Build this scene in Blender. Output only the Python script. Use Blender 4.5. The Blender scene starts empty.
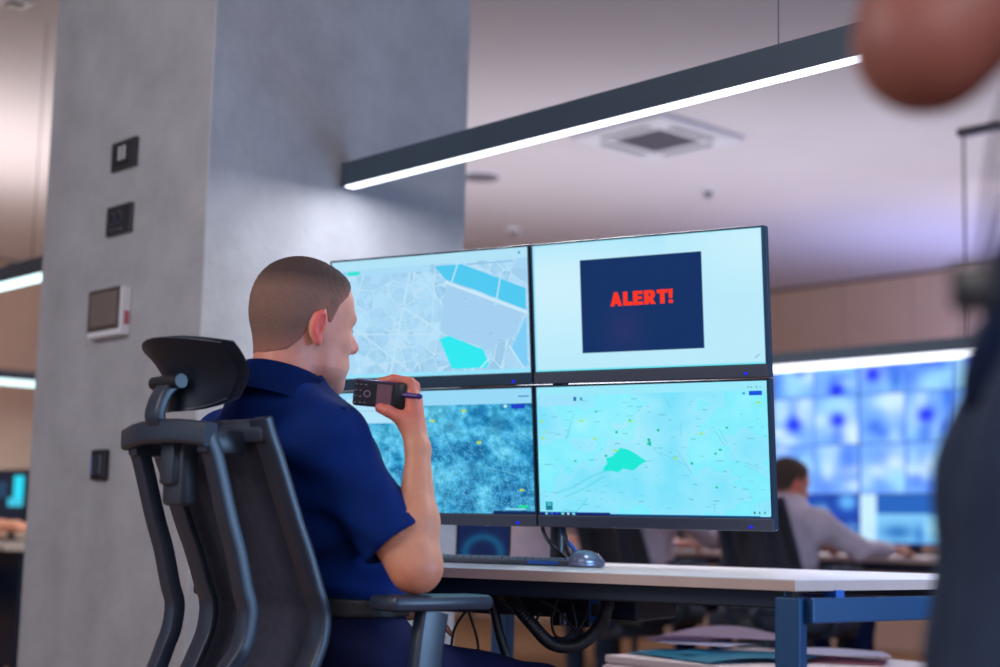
import bpy, bmesh, math, random
import numpy as np
from mathutils import Vector, Matrix

random.seed(7)
RNG = np.random.default_rng(11)
C = bpy.context.scene.collection
S = bpy.context.scene
PI = math.pi

# ------------------------------------------------------------------ camera, world, big lights, exposure
FPX, PITCH, ROLL = 1528.4, 0.1303, 0.0231
CAM = Vector((0.0, 0.0, 0.805))
_f = Vector((0, math.cos(PITCH), math.sin(PITCH)))
_u = Vector((0, -math.sin(PITCH), math.cos(PITCH)))
_x = Vector((1, 0, 0))
CR = math.cos(ROLL) * _x + math.sin(ROLL) * _u
CU = -math.sin(ROLL) * _x + math.cos(ROLL) * _u
CF = _f
cam_data = bpy.data.cameras.new('camera')
cam = bpy.data.objects.new('camera', cam_data)
C.objects.link(cam)
cam.matrix_world = Matrix(((CR.x, CU.x, -CF.x, CAM.x), (CR.y, CU.y, -CF.y, CAM.y), (CR.z, CU.z, -CF.z, CAM.z), (0, 0, 0, 1)))
cam_data.sensor_width = 36.0
cam_data.lens = FPX / 1000 * 36.0
cam_data.clip_start = 0.05
cam_data.clip_end = 100
cam_data.dof.use_dof = True
cam_data.dof.focus_distance = 2.95
cam_data.dof.aperture_fstop = 2.2
S.camera = cam

world = bpy.data.worlds.new('world')
S.world = world
world.use_nodes = True
bgn = world.node_tree.nodes['Background']
bgn.inputs[0].default_value = (0.56, 0.68, 0.95, 1)
bgn.inputs[1].default_value = 0.80

S.view_settings.view_transform = 'Standard'
S.view_settings.look = 'None'
S.view_settings.exposure = 0.0
S.view_settings.gamma = 1.0
S.view_settings.use_curve_mapping = False

YL = 0.7335                                          # the building's grid is turned this much from the view
LD = Vector((-math.sin(YL), math.cos(YL), 0))        # runs away to the left
RD = Vector((math.cos(YL), math.sin(YL), 0))         # runs away to the right
ROTB = YL                                            # rotz that turns local x onto RD, local y onto LD
YD = 0.513
DD = Vector((math.cos(YD), -math.sin(YD), 0))        # along the desk front, to the right
DN = Vector((math.sin(YD), math.cos(YD), 0))         # across the desk, away


def area(name, loc, target, size, size_y, power, color=(1, 1, 1), spread=PI):
    l = bpy.data.lights.new(name, 'AREA')
    l.shape = 'RECTANGLE'
    l.size, l.size_y, l.energy, l.color, l.spread = size, size_y, power, color, spread
    o = bpy.data.objects.new(name, l)
    C.objects.link(o)
    o.location = loc
    d = Vector(target) - Vector(loc)
    o.rotation_euler = d.to_track_quat('-Z', 'Y').to_euler()
    return o


# added fill lights, no fixtures: up at far ceiling, down on desk and walls
area('fill_uplight', (1.2, 8.0, 1.7), (1.2, 8.2, 5), 5.0, 2.6, 42, (0.97, 0.96, 1.0))
area('fill_uplight', (-3.0, 8.0, 1.9), (-2.8, 8.2, 5), 1.8, 2.4, 36, (1.0, 0.9, 0.82))
area('fill_uplight', (3.5, 10.1, 1.6), (3.4, 10.4, 5), 2.5, 0.6, 34, (0.40, 0.48, 1.0))
area('added_blue_fill', (2.6, 1.7, 0.98), (0.5, 3.1, 0.62), 1.1, 0.6, 52, (0.34, 0.60, 1.0))  # added blue fill reaching under the desk, no screen stands there
area('fill_downlight', (0.9, -1.6, 2.3), (0.6, 2.8, 0.6), 2.2, 0.9, 42, (1.0, 0.92, 0.92))
area('fill_downlight', (-2.6, 1.2, 2.4), (-1.1, 4.2, 1.0), 1.4, 1.2, 54, (1.0, 0.94, 0.91))
area('fill_downlight', (-5.2, 9.0, 2.7), (-4.0, 12, 1.2), 1.6, 0.6, 70, (1.0, 0.8, 0.66))
area('fill_downlight', (4.2, 8.6, 2.7), (3.4, 12, 1.4), 2.4, 0.6, 40, (1.0, 0.8, 0.68))


def ray(px, py):
    return CF + CR * ((px - 500) / FPX) - CU * ((py - 333.5) / FPX)


def at_y(px, py, Y):
    d = ray(px, py)
    return CAM + d * (Y / d.y)


def at_h(px, py, h):
    d = ray(px, py)
    return CAM + d * ((h - CAM.z) / d.z)


def at_pl(px, py, P, n):
    d = ray(px, py)
    return CAM + d * ((Vector(P) - CAM).dot(n) / d.dot(n))


# ------------------------------------------------------------------ materials
def lin(c):
    return tuple(((v / 255) / 12.92 if v / 255 <= 0.04045 else ((v / 255 + 0.055) / 1.055) ** 2.4) for v in c)


def mat(name, rgb, rough=0.5, metal=0.0, spec=0.5, vary=0.12, scale=8.0, bump=0.0, bscale=60.0, sss=0.0, coat=0.0):
    m = bpy.data.materials.new(name)
    m.use_nodes = True
    nt = m.node_tree
    b = nt.nodes['Principled BSDF']
    col = lin(rgb)
    tc = nt.nodes.new('ShaderNodeTexCoord')
    if vary > 0:
        n = nt.nodes.new('ShaderNodeTexNoise')
        n.inputs['Scale'].default_value = scale
        n.inputs['Detail'].default_value = 6
        n.inputs['Roughness'].default_value = 0.6
        nt.links.new(tc.outputs['Object'], n.inputs['Vector'])
        cr = nt.nodes.new('ShaderNodeValToRGB')
        cr.color_ramp.elements[0].position = 0.3
        cr.color_ramp.elements[1].position = 0.7
        cr.color_ramp.elements[0].color = tuple(c * (1 - vary) for c in col) + (1,)
        cr.color_ramp.elements[1].color = tuple(min(1, c * (1 + vary)) for c in col) + (1,)
        nt.links.new(n.outputs['Fac'], cr.inputs['Fac'])
        nt.links.new(cr.outputs['Color'], b.inputs['Base Color'])
    else:
        b.inputs['Base Color'].default_value = col + (1,)
    if bump > 0:
        n2 = nt.nodes.new('ShaderNodeTexNoise')
        n2.inputs['Scale'].default_value = bscale
        n2.inputs['Detail'].default_value = 8
        nt.links.new(tc.outputs['Object'], n2.inputs['Vector'])
        bp = nt.nodes.new('ShaderNodeBump')
        bp.inputs['Strength'].default_value = bump
        bp.inputs['Distance'].default_value = 0.01
        nt.links.new(n2.outputs['Fac'], bp.inputs['Height'])
        nt.links.new(bp.outputs['Normal'], b.inputs['Normal'])
    b.inputs['Roughness'].default_value = rough
    b.inputs['Metallic'].default_value = metal
    b.inputs['Specular IOR Level'].default_value = spec
    if sss:
        b.inputs['Subsurface Weight'].default_value = sss
        b.inputs['Subsurface Radius'].default_value = (0.02, 0.008, 0.004)
    if coat:
        b.inputs['Coat Weight'].default_value = coat
    return m


def emis(name, rgb, strength):
    m = bpy.data.materials.new(name)
    m.use_nodes = True
    b = m.node_tree.nodes['Principled BSDF']
    b.inputs['Base Color'].default_value = (0.02, 0.02, 0.02, 1)
    b.inputs['Emission Color'].default_value = lin(rgb) + (1,)
    b.inputs['Emission Strength'].default_value = strength
    b.inputs['Specular IOR Level'].default_value = 0.05
    return m


def vcol_mat(name, emission=False, rough=0.5, strength=1.0, sss=0.0, grain=0.0, gscale=300, bump=0.0):
    m = bpy.data.materials.new(name)
    m.use_nodes = True
    nt = m.node_tree
    b = nt.nodes['Principled BSDF']
    a = nt.nodes.new('ShaderNodeAttribute')
    a.attribute_name = 'Col'
    b.inputs['Roughness'].default_value = rough
    if emission:
        b.inputs['Base Color'].default_value = (0.01, 0.01, 0.012, 1)
        nt.links.new(a.outputs['Color'], b.inputs['Emission Color'])
        b.inputs['Emission Strength'].default_value = strength
        b.inputs['Specular IOR Level'].default_value = 0.03
    else:
        out = a.outputs['Color']
        if grain:
            tc = nt.nodes.new('ShaderNodeTexCoord')
            n = nt.nodes.new('ShaderNodeTexNoise')
            n.inputs['Scale'].default_value = gscale
            n.inputs['Detail'].default_value = 4
            nt.links.new(tc.outputs['Object'], n.inputs['Vector'])
            mr = nt.nodes.new('ShaderNodeMapRange')
            mr.inputs['From Min'].default_value = 0.3
            mr.inputs['From Max'].default_value = 0.7
            mr.inputs['To Min'].default_value = 1 - grain
            mr.inputs['To Max'].default_value = 1 + grain
            nt.links.new(n.outputs['Fac'], mr.inputs['Value'])
            mx = nt.nodes.new('ShaderNodeVectorMath')
            mx.operation = 'SCALE'
            nt.links.new(out, mx.inputs[0])
            nt.links.new(mr.outputs['Result'], mx.inputs['Scale'])
            out = mx.outputs['Vector']
            if bump:
                bp = nt.nodes.new('ShaderNodeBump')
                bp.inputs['Strength'].default_value = bump
                bp.inputs['Distance'].default_value = 0.004
                nt.links.new(n.outputs['Fac'], bp.inputs['Height'])
                nt.links.new(bp.outputs['Normal'], b.inputs['Normal'])
        nt.links.new(out, b.inputs['Base Color'])
        if sss:
            b.inputs['Subsurface Weight'].default_value = sss
            b.inputs['Subsurface Radius'].default_value = (0.02, 0.008, 0.004)
    return m


M = dict(
    concrete=mat('polished_concrete', (160, 160, 165), 0.55, vary=0.14, scale=5.0, bump=0.3, bscale=30),
    ceiling=mat('ceiling_paint', (203, 198, 206), 0.9, vary=0.03, scale=1.0),
    wall=mat('wall_panel_oak', (178, 152, 140), 0.7, vary=0.05, scale=3),
    floor=mat('floor_vinyl', (150, 112, 78), 0.45, vary=0.12, scale=5),
    groove=mat('groove_dark', (90, 76, 70), 0.9, vary=0),
    dark_plastic=mat('dark_plastic', (44, 50, 62), 0.38, vary=0.06, scale=30, bump=0.04, bscale=500),
    frame_plastic=mat('chair_frame_plastic', (38, 46, 62), 0.36, vary=0.06, scale=30, bump=0.05, bscale=400),
    black=mat('black_plastic', (18, 20, 26), 0.35, vary=0.05),
    rubber=mat('cable_rubber', (20, 26, 40), 0.4, vary=0.08),
    bezel=mat('monitor_bezel', (52, 58, 74), 0.35, vary=0.04),
    bezel_dark=mat('monitor_edge', (8, 44, 66), 0.3, vary=0.04),
    lamp_body=mat('lamp_profile', (60, 74, 88), 0.45, metal=0.3, vary=0.04),
    led=emis('led_diffuser', (236, 240, 255), 3.0),
    led_far=emis('led_diffuser_cool', (214, 246, 250), 2.4),
    white_metal=mat('white_metal', (210, 210, 222), 0.5, vary=0.03),
    grille=mat('grille_grey', (104, 100, 112), 0.8, vary=0.05),
    slot=mat('vent_slot', (60, 62, 72), 0.8, vary=0.05),
    chrome=mat('chrome_trim', (120, 124, 132), 0.22, metal=0.9, vary=0.03),
    switch=mat('switch_plate', (58, 58, 64), 0.25, metal=0.5, vary=0.05),
    white_plastic=mat('white_plastic', (205, 205, 212), 0.4, vary=0.02),
    panel_glass=mat('panel_glass', (112, 100, 98), 0.25, vary=0.05),
    bronze=mat('panel_frame', (72, 62, 58), 0.35, vary=0.05),
    desk_top=mat('desk_laminate', (206, 200, 206), 0.28, vary=0.03, scale=12),
    desk_edge=mat('desk_edge_oak', (186, 164, 156), 0.5, vary=0.06, scale=14),
    steel=mat('desk_steel_paint', (26, 70, 112), 0.4, metal=0.2, vary=0.05),
    steel_dark=mat('desk_steel_dark', (16, 30, 50), 0.45, metal=0.2, vary=0.05),
    mesh=mat('chair_mesh_fabric', (66, 68, 86), 0.85, vary=0.18, scale=60, bump=0.3, bscale=700),
    cushion=mat('chair_cushion_fabric', (44, 50, 66), 0.9, vary=0.12, scale=80, bump=0.2, bscale=400),
    polo=mat('polo_cotton', (0, 34, 98), 0.85, spec=0.15, vary=0.10, scale=40, bump=0.2, bscale=350),
    trousers=mat('navy_trousers', (12, 20, 60), 0.85, spec=0.2, vary=0.1, scale=30, bump=0.15, bscale=300),
    belt=mat('black_belt', (26, 32, 40), 0.5, vary=0.05),
    white_shirt=mat('white_shirt', (196, 180, 196), 0.85, vary=0.05, scale=12),
    denim=mat('grey_blue_denim', (50, 62, 84), 0.9, spec=0.15, vary=0.2, scale=20, bump=0.3, bscale=200),
    navy_shirt=mat('navy_shirt', (14, 30, 62), 0.9, spec=0.15, vary=0.1, scale=20),
    strap=mat('grey_strap', (62, 60, 76), 0.8, vary=0.08),
    paper=mat('paper_mauve', (172, 150, 172), 0.8, vary=0.04),
    paper_white=mat('paper_white', (205, 200, 225), 0.8, vary=0.03),
    folder=mat('teal_card', (28, 130, 160), 0.55, vary=0.05),
    redpaper=mat('red_edge_paper', (168, 92, 100), 0.7, vary=0.05),
    cabinet=mat('cabinet_laminate', (190, 172, 172), 0.45, vary=0.04),
    mouse_silver=mat('mouse_silver', (110, 118, 140), 0.25, metal=0.5, vary=0.04),
    key=mat('keycap_grey', (96, 118, 136), 0.45, vary=0.05),
    radio=mat('radio_black', (26, 20, 34), 0.35, vary=0.08),
    radio_side=mat('radio_purple_edge', (52, 30, 110), 0.35, vary=0.08),
    radio_screen=mat('radio_display', (112, 78, 84), 0.2, vary=0.1, scale=30),
    radio_key=mat('radio_key_legend', (150, 120, 136), 0.5, vary=0.0),
    red_mark=emis('red_light', (235, 60, 40), 0.8),
    green_led=emis('green_light', (30, 220, 120), 0.5),
    blue_led=emis('blue_power_light', (10, 20, 235), 1.2),
    alert=emis('alert_red', (248, 44, 10), 1.0),
    blue_box=mat('blue_box', (20, 84, 170), 0.4, vary=0.05),
    skin_far=mat('skin_far', (196, 128, 108), 0.6, vary=0.05, sss=0.1),
    hair_dark=mat('hair_dark', (70, 48, 40), 0.8, vary=0.15, scale=60),
)
SKIN = vcol_mat('skin', rough=0.5, sss=0.12, grain=0.05, gscale=60, bump=0.08)
HAIR = vcol_mat('cropped_hair', rough=0.85, grain=0.16, gscale=420, bump=0.6)
SCREEN = vcol_mat('screen_picture', emission=True, strength=1.0)
WALLSCREEN = vcol_mat('wall_screen_picture', emission=True, strength=1.15)


# ------------------------------------------------------------------ object helpers
def link(name, me, m=None, parent=None, loc=None, rotz=None):
    o = bpy.data.objects.new(name, me)
    C.objects.link(o)
    if m is not None and me is not None and not me.materials:
        me.materials.append(m)
    if parent is not None:
        o.parent = parent
    if loc is not None:
        o.location = loc
    if rotz is not None:
        o.rotation_euler = (0, 0, rotz)
    return o


def obj(name, bm, m, parent=None, smooth=False, loc=None, rotz=None):
    me = bpy.data.meshes.new(name)
    bmesh.ops.recalc_face_normals(bm, faces=bm.faces)
    bm.to_mesh(me)
    bm.free()
    if smooth:
        me.polygons.foreach_set('use_smooth', [True] * len(me.polygons))
        if smooth == 'auto':
            try:
                me.set_sharp_from_angle(angle=math.radians(40))
            except Exception:
                pass
    return link(name, me, m, parent, loc, rotz)


def tag(o, label=None, cat=None, group=None, kind=None):
    if label: o['label'] = label
    if cat: o['category'] = cat
    if group: o['group'] = group
    if kind: o['kind'] = kind
    return o


def thing(name, label, cat, loc=(0, 0, 0), rotz=0.0, group=None):
    o = bpy.data.objects.new(name, None)
    C.objects.link(o)
    o.empty_display_size = 0.1
    o.location = loc
    o.rotation_euler = (0, 0, rotz)
    return tag(o, label, cat, group)


def copy_tree(o, parent=None):
    c = o.copy()
    C.objects.link(c)
    c.parent = parent
    for ch in [k for k in bpy.data.objects if k.parent == o]:
        copy_tree(ch, c)
    return c


def NB():
    return bmesh.new()


def box(bm, x0, x1, y0, y1, z0, z1, bev=0.0, M4=None):
    t = bmesh.new()
    bmesh.ops.create_cube(t, size=1)
    for v in t.verts:
        v.co = Vector(((x0 + x1) / 2 + v.co.x * (x1 - x0), (y0 + y1) / 2 + v.co.y * (y1 - y0), (z0 + z1) / 2 + v.co.z * (z1 - z0)))
    if bev > 0:
        bmesh.ops.bevel(t, geom=list(t.edges), offset=bev, segments=2, affect='EDGES', profile=0.5)
    if M4 is not None:
        t.transform(M4)
    merge(bm, t)
    return bm


def merge(bm, t):
    me = bpy.data.meshes.new('tmp')
    t.to_mesh(me)
    t.free()
    bm.from_mesh(me)
    bpy.data.meshes.remove(me)


def cyl(bm, p, q, r0, r1=None, seg=16, caps=True):
    r1 = r0 if r1 is None else r1
    p, q = Vector(p), Vector(q)
    d = q - p
    t = bmesh.new()
    bmesh.ops.create_cone(t, cap_ends=caps, segments=seg, radius1=r0, radius2=r1, depth=d.length)
    t.transform(Matrix.Translation((p + q) / 2) @ d.to_track_quat('Z', 'Y').to_matrix().to_4x4())
    merge(bm, t)
    return bm


def smooth_path(pts, n=6):
    P = [Vector(p) for p in pts]
    out = []
    for i in range(len(P) - 1):
        a, b, c, d = P[max(i - 1, 0)], P[i], P[i + 1], P[min(i + 2, len(P) - 1)]
        for k in range(n):
            t = k / n
            out.append(0.5 * ((2 * b) + (c - a) * t + (2 * a - 5 * b + 4 * c - d) * t * t + (3 * b - a - 3 * c + d) * t ** 3))
    out.append(P[-1])
    return out


def sweep(bm, path, prof, upv=None, closed_prof=True, caps=True, scale=None):
    """sweep a 2D profile [(a,b)] along path; a goes along side vector, b along the up-ish vector"""
    P = [Vector(p) for p in path]
    rings = []
    side0 = None
    for i, p in enumerate(P):
        t = (P[min(i + 1, len(P) - 1)] - P[max(i - 1, 0)]).normalized()
        if upv is not None:
            s = t.cross(Vector(upv))
            if s.length < 1e-4:
                s = side0 or Vector((1, 0, 0))
            s.normalize()
        else:
            if side0 is None:
                ref = Vector((0, 0, 1)) if abs(t.z) < 0.9 else Vector((1, 0, 0))
                s = t.cross(ref).normalized()
            else:
                s = (side0 - t * side0.dot(t)).normalized()
        side0 = s
        n = s.cross(t).normalized()
        k = 1.0 if scale is None else scale[i] if not callable(scale) else scale(i / (len(P) - 1))
        rings.append([bm.verts.new(p + s * a * k + n * b * k) for a, b in prof])
    m = len(prof)
    for i in range(len(rings) - 1):
        for j in range(m):
            bm.faces.new((rings[i][j], rings[i][(j + 1) % m], rings[i + 1][(j + 1) % m], rings[i + 1][j]))
    if caps:
        bm.faces.new(list(reversed(rings[0])))
        bm.faces.new(rings[-1])
    return bm


def circ(r, n=10, rx=1.0, ry=1.0):
    return [(r * rx * math.cos(2 * PI * i / n), r * ry * math.sin(2 * PI * i / n)) for i in range(n)]


def rrect(w, h, r, n=3):
    o = []
    for cx, cy, a0 in ((w - r, h - r, 0), (-w + r, h - r, PI / 2), (-w + r, -h + r, PI), (w - r, -h + r, 3 * PI / 2)):
        for k in range(n + 1):
            a = a0 + k * PI / 2 / n
            o.append((cx + r * math.cos(a), cy + r * math.sin(a)))
    return o


def tube(bm, pts, r, seg=10, n=6):
    return sweep(bm, smooth_path(pts, n), circ(r, seg))


def prism(bm, poly, z0, z1):
    lo = [bm.verts.new((x, y, z0)) for x, y in poly]
    hi = [bm.verts.new((x, y, z1)) for x, y in poly]
    n = len(poly)
    bm.faces.new(list(reversed(lo)))
    bm.faces.new(hi)
    for i in range(n):
        bm.faces.new((lo[i], lo[(i + 1) % n], hi[(i + 1) % n], hi[i]))
    return bm


# ------------------------------------------------------------------ implicit surfaces -> meshes (bodies, cloth, hair)
def smin(a, b, k):
    h = np.clip(0.5 + 0.5 * (b - a) / k, 0, 1)
    return b * (1 - h) + a * h - k * h * (1 - h)


def d_cap(P, a, b, ra, rb, flat=None):
    a = np.asarray(a, np.float32); b = np.asarray(b, np.float32)
    ab = b - a
    pa = [P[i] - a[i] for i in range(3)]
    h = np.clip((pa[0] * ab[0] + pa[1] * ab[1] + pa[2] * ab[2]) / max(float(ab @ ab), 1e-9), 0, 1)
    q = [pa[i] - ab[i] * h for i in range(3)]
    return np.sqrt(q[0] ** 2 + q[1] ** 2 + q[2] ** 2) - (ra + (rb - ra) * h)


def d_ell(P, c, r, R=None):
    q = [P[i] - c[i] for i in range(3)]
    if R is not None:
        q = [R[i][0] * q[0] + R[i][1] * q[1] + R[i][2] * q[2] for i in range(3)]
    k0 = np.sqrt((q[0] / r[0]) ** 2 + (q[1] / r[1]) ** 2 + (q[2] / r[2]) ** 2)
    k1 = np.sqrt((q[0] / r[0] ** 2) ** 2 + (q[1] / r[1] ** 2) ** 2 + (q[2] / r[2] ** 2) ** 2)
    return k0 * (k0 - 1.0) / np.maximum(k1, 1e-6)


def ev(prims, P, k=0.02, grow=0.0):
    d = None
    for p in prims:
        kk = k
        if p[0] in ('c', 'C'):
            e = d_cap(P, p[1], p[2], p[3] + grow, p[4] + grow)
        else:
            R = p[3] if len(p) > 3 and not isinstance(p[3], float) else None
            e = d_ell(P, p[1], tuple(v + grow for v in p[2]), R)
        d = e if d is None else smin(d, e, kk)
    return d


def nets(fn, lo, hi, h):
    """naive surface nets of fn(P)<0 on a regular grid"""
    n = [int(math.ceil((hi[i] - lo[i]) / h)) + 1 for i in range(3)]
    ax = [np.float32(lo[i]) + np.arange(n[i], dtype=np.float32) * np.float32(h) for i in range(3)]
    P = [ax[0][:, None, None] + np.zeros((1, n[1], n[2]), np.float32), ax[1][None, :, None] + np.zeros((n[0], 1, n[2]), np.float32), ax[2][None, None, :] + np.zeros((n[0], n[1], 1), np.float32)]
    V = fn(P).astype(np.float32)
    V[0] = V[-1] = 1; V[:, 0] = V[:, -1] = 1; V[:, :, 0] = V[:, :, -1] = 1
    V = np.where(V == 0, 1e-6, V)
    ins = V < 0
    c = [n[i] - 1 for i in range(3)]
    acc = np.zeros(c + [3], np.float32); cnt = np.zeros(c, np.float32)
    off = [(i, j, k) for i in (0, 1) for j in (0, 1) for k in (0, 1)]
    sl = lambda o: V[o[0]:o[0] + c[0], o[1]:o[1] + c[1], o[2]:o[2] + c[2]]
    si = lambda o: ins[o[0]:o[0] + c[0], o[1]:o[1] + c[1], o[2]:o[2] + c[2]]
    for a in off:
        for d in range(3):
            if a[d] == 0:
                b = list(a); b[d] = 1
                va, vb = sl(a), sl(b)
                cr = si(a) != si(b)
                t = np.where(cr, va / np.where(cr, va - vb, 1), 0)
                for q in range(3):
                    acc[..., q] += np.where(cr, a[q] + (t if q == d else 0), 0)
                cnt += cr
    act = cnt > 0
    idx = -np.ones(c, np.int64)
    idx[act] = np.arange(int(act.sum()))
    ijk = np.argwhere(act)
    verts = (ijk + acc[act] / cnt[act][:, None]) * h + np.array(lo)
    faces = []
    for d in range(3):
        e, f = (d + 1) % 3, (d + 2) % 3
        A = [slice(None)] * 3; B = [slice(None)] * 3
        A[d] = slice(0, n[d] - 1); B[d] = slice(1, n[d])
        cr = ins[tuple(A)] != ins[tuple(B)]
        w = np.argwhere(cr)
        w = w[(w[:, e] > 0) & (w[:, f] > 0) & (w[:, e] < n[e] - 1) & (w[:, f] < n[f] - 1)]
        fl = ins[tuple(A)][tuple(w.T)]
        q = []
        for de, df in ((0, 0), (-1, 0), (-1, -1), (0, -1)):
            v = w.copy(); v[:, e] += de; v[:, f] += df
            q.append(idx[tuple(v.T)])
        q = np.stack(q, 1)
        q[~fl] = q[~fl][:, ::-1]
        faces.append(q)
    return verts.astype(np.float32), np.concatenate(faces)


def relax(v, f, it=2, lam=0.5):
    for _ in range(it):
        s = np.zeros_like(v); n = np.zeros(len(v), np.float32)
        for a, b in ((0, 1), (1, 2), (2, 3), (3, 0)):
            np.add.at(s, f[:, a], v[f[:, b]]); np.add.at(n, f[:, a], 1)
            np.add.at(s, f[:, b], v[f[:, a]]); np.add.at(n, f[:, b], 1)
        v = v + lam * (s / np.maximum(n, 1)[:, None] - v)
    return v


def mesh_np(name, v, f, cols=None, smooth=True):
    me = bpy.data.meshes.new(name)
    me.vertices.add(len(v)); me.vertices.foreach_set('co', np.asarray(v, np.float32).ravel())
    nf = len(f); k = f.shape[1]
    me.loops.add(nf * k); me.loops.foreach_set('vertex_index', f.astype(np.int32).ravel())
    me.polygons.add(nf)
    me.polygons.foreach_set('loop_start', np.arange(0, nf * k, k, dtype=np.int32))
    me.polygons.foreach_set('use_smooth', np.full(nf, smooth))
    me.update(calc_edges=True)
    me.validate()
    if cols is not None:
        a = me.color_attributes.new('Col', 'FLOAT_COLOR', 'POINT')
        a.data.foreach_set('color', np.concatenate([cols, np.ones((len(cols), 1))], 1).astype(np.float32).ravel())
    return me


def rotz_np(v, a):
    c, s = math.cos(a), math.sin(a)
    return np.stack([v[:, 0] * c - v[:, 1] * s, v[:, 0] * s + v[:, 1] * c, v[:, 2]], 1)
# ------------------------------------------------------------------ THE SETTING (building grid: u along RD, v along LD)
UB, VL, HC = 10.0, 11.41, 2.85
U0, V0 = -4.5, -8.0


def struct(name, bm, m, rotz=ROTB, loc=(0, 0, 0), parent=None):
    o = obj(name, bm, m, parent, loc=loc, rotz=rotz)
    if parent is None:
        o['kind'] = 'structure'
    return o


struct('floor', box(NB(), U0, UB, V0, VL, -0.12, 0), M['floor'])
struct('ceiling', box(NB(), U0, UB, V0, VL, HC, HC + 0.15), M['ceiling'])
wb = struct('wall_back', box(NB(), UB, UB + 0.15, V0, VL + 0.15, 0, HC), M['groove'])
wl = struct('wall_left', box(NB(), U0, UB, VL, VL + 0.15, 0, HC), M['groove'])
PW = 0.62
pm = None
k = 0
v = VL - 0.03
while v - PW > V0 + 1.5:
    if pm is None:
        o = obj('panel', box(NB(), -0.02, 0, -PW + 0.006, 0, 0.0, 2.82, 0.002), M['wall'], wb)
        pm = o.data
    else:
        o = link('panel', pm, None, wb)
    o.location = (UB, v, 0.005)
    v -= PW
pm2 = None
u = UB - 0.05
while u - PW > U0 + 3:
    if pm2 is None:
        o = obj('panel', box(NB(), -PW + 0.006, 0, -0.02, 0, 0.0, 2.82, 0.002), M['wall'], wl)
        pm2 = o.data
    else:
        o = link('panel', pm2, None, wl)
    o.location = (u, VL, 0.005)
    u -= PW

# the concrete pillar: its near corner, one face along LD, one along RD
PC = Vector((-0.7991, 4.04, 0))
pil = NB()
box(pil, 0, 0.919, 0, 0.975, 0.0, HC, 0.004)
pillar = struct('concrete_pillar', pil, M['concrete'], loc=PC)


# ------------------------------------------------------------------ CEILING THINGS
def cassette():
    c = at_h(657, 135, HC)
    t = thing('air_conditioning_cassette', 'square white ceiling air conditioning cassette with dark centre grille', 'air conditioner', (c.x, c.y, HC - 0.035), ROTB)
    bm = NB()
    a, b = 0.315, 0.165
    for x0, x1, y0, y1 in ((-a, a, b, a), (-a, a, -a, -b), (-a, -b, -b, b), (b, a, -b, b)):
        box(bm, x0, x1, y0, y1, 0, 0.035, 0.004)
    obj('frame', bm, M['white_metal'], t)
    for i, (x, y, r) in enumerate(((0, 0.235, 0), (0, -0.235, 0), (0.235, 0, 1), (-0.235, 0, 1))):
        sx, sy = (0.16, 0.024) if not r else (0.024, 0.16)
        s = obj('air_slot', box(NB(), x - sx, x + sx, y - sy, y + sy, -0.002, 0.004), M['slot'], t)
        fx, fy = (0.15, 0.006) if not r else (0.006, 0.15)
        obj('louvre', box(NB(), x - fx, x + fx, y - fy, y + fy, -0.006, -0.002, 0.001), M['white_metal'], s)
    g = obj('grille', box(NB(), -b, b, -b, b, 0.006, 0.012), M['grille'], t)
    for i in range(9):
        y = -b + 0.02 + i * 0.036
        obj('slat', box(NB(), -b + .004, b - .004, y - .006, y + .006, -0.001, 0.007), M['grille'], g)
cassette()


def detector(px, py, lab, r=0.05):
    c = at_h(px, py, HC)
    t = thing('smoke_detector', lab, 'detector', (c.x, c.y, HC), 0)
    b = NB(); cyl(b, (0, 0, 0), (0, 0, -0.02), r, r * .95, 20); obj('base', b, M['white_metal'], t, 'auto')
    b = NB(); cyl(b, (0, 0, -0.02), (0, 0, -0.05), r * .62, r * .4, 16); obj('sensor', b, M['grille'], t, 'auto')
detector(708, 189, 'small round ceiling detector to the right of the air conditioning cassette')
detector(513, 229, 'small round ceiling detector just above the map monitor')


def spot(px, py, lab):
    c = at_h(px, py, HC)
    t = thing('recessed_ceiling_speaker', lab, 'ceiling speaker', (c.x, c.y, HC), 0)
    b = NB(); cyl(b, (0, 0, 0), (0, 0, -0.008), .13, .125, 28); obj('rim', b, M['white_metal'], t, 'auto')
    b = NB(); cyl(b, (0, 0, -.006), (0, 0, -0.011), .11, .11, 28); obj('grille', b, M['grille'], t, 'auto')
spot(480, 176, 'flat round grille in the ceiling beside the pillar')
c = at_h(14, 2, HC)
t = thing('ceiling_box', 'small dark square fitting on the ceiling in the upper left corner', 'ceiling fitting', (c.x, c.y, HC), ROTB)
obj('base', box(NB(), -.06, .06, -.06, .06, -.012, 0, .003), M['white_metal'], t)
obj('lens', box(NB(), -.03, .03, -.03, .03, -.02, -.012, .003), M['black'], t)


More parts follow.
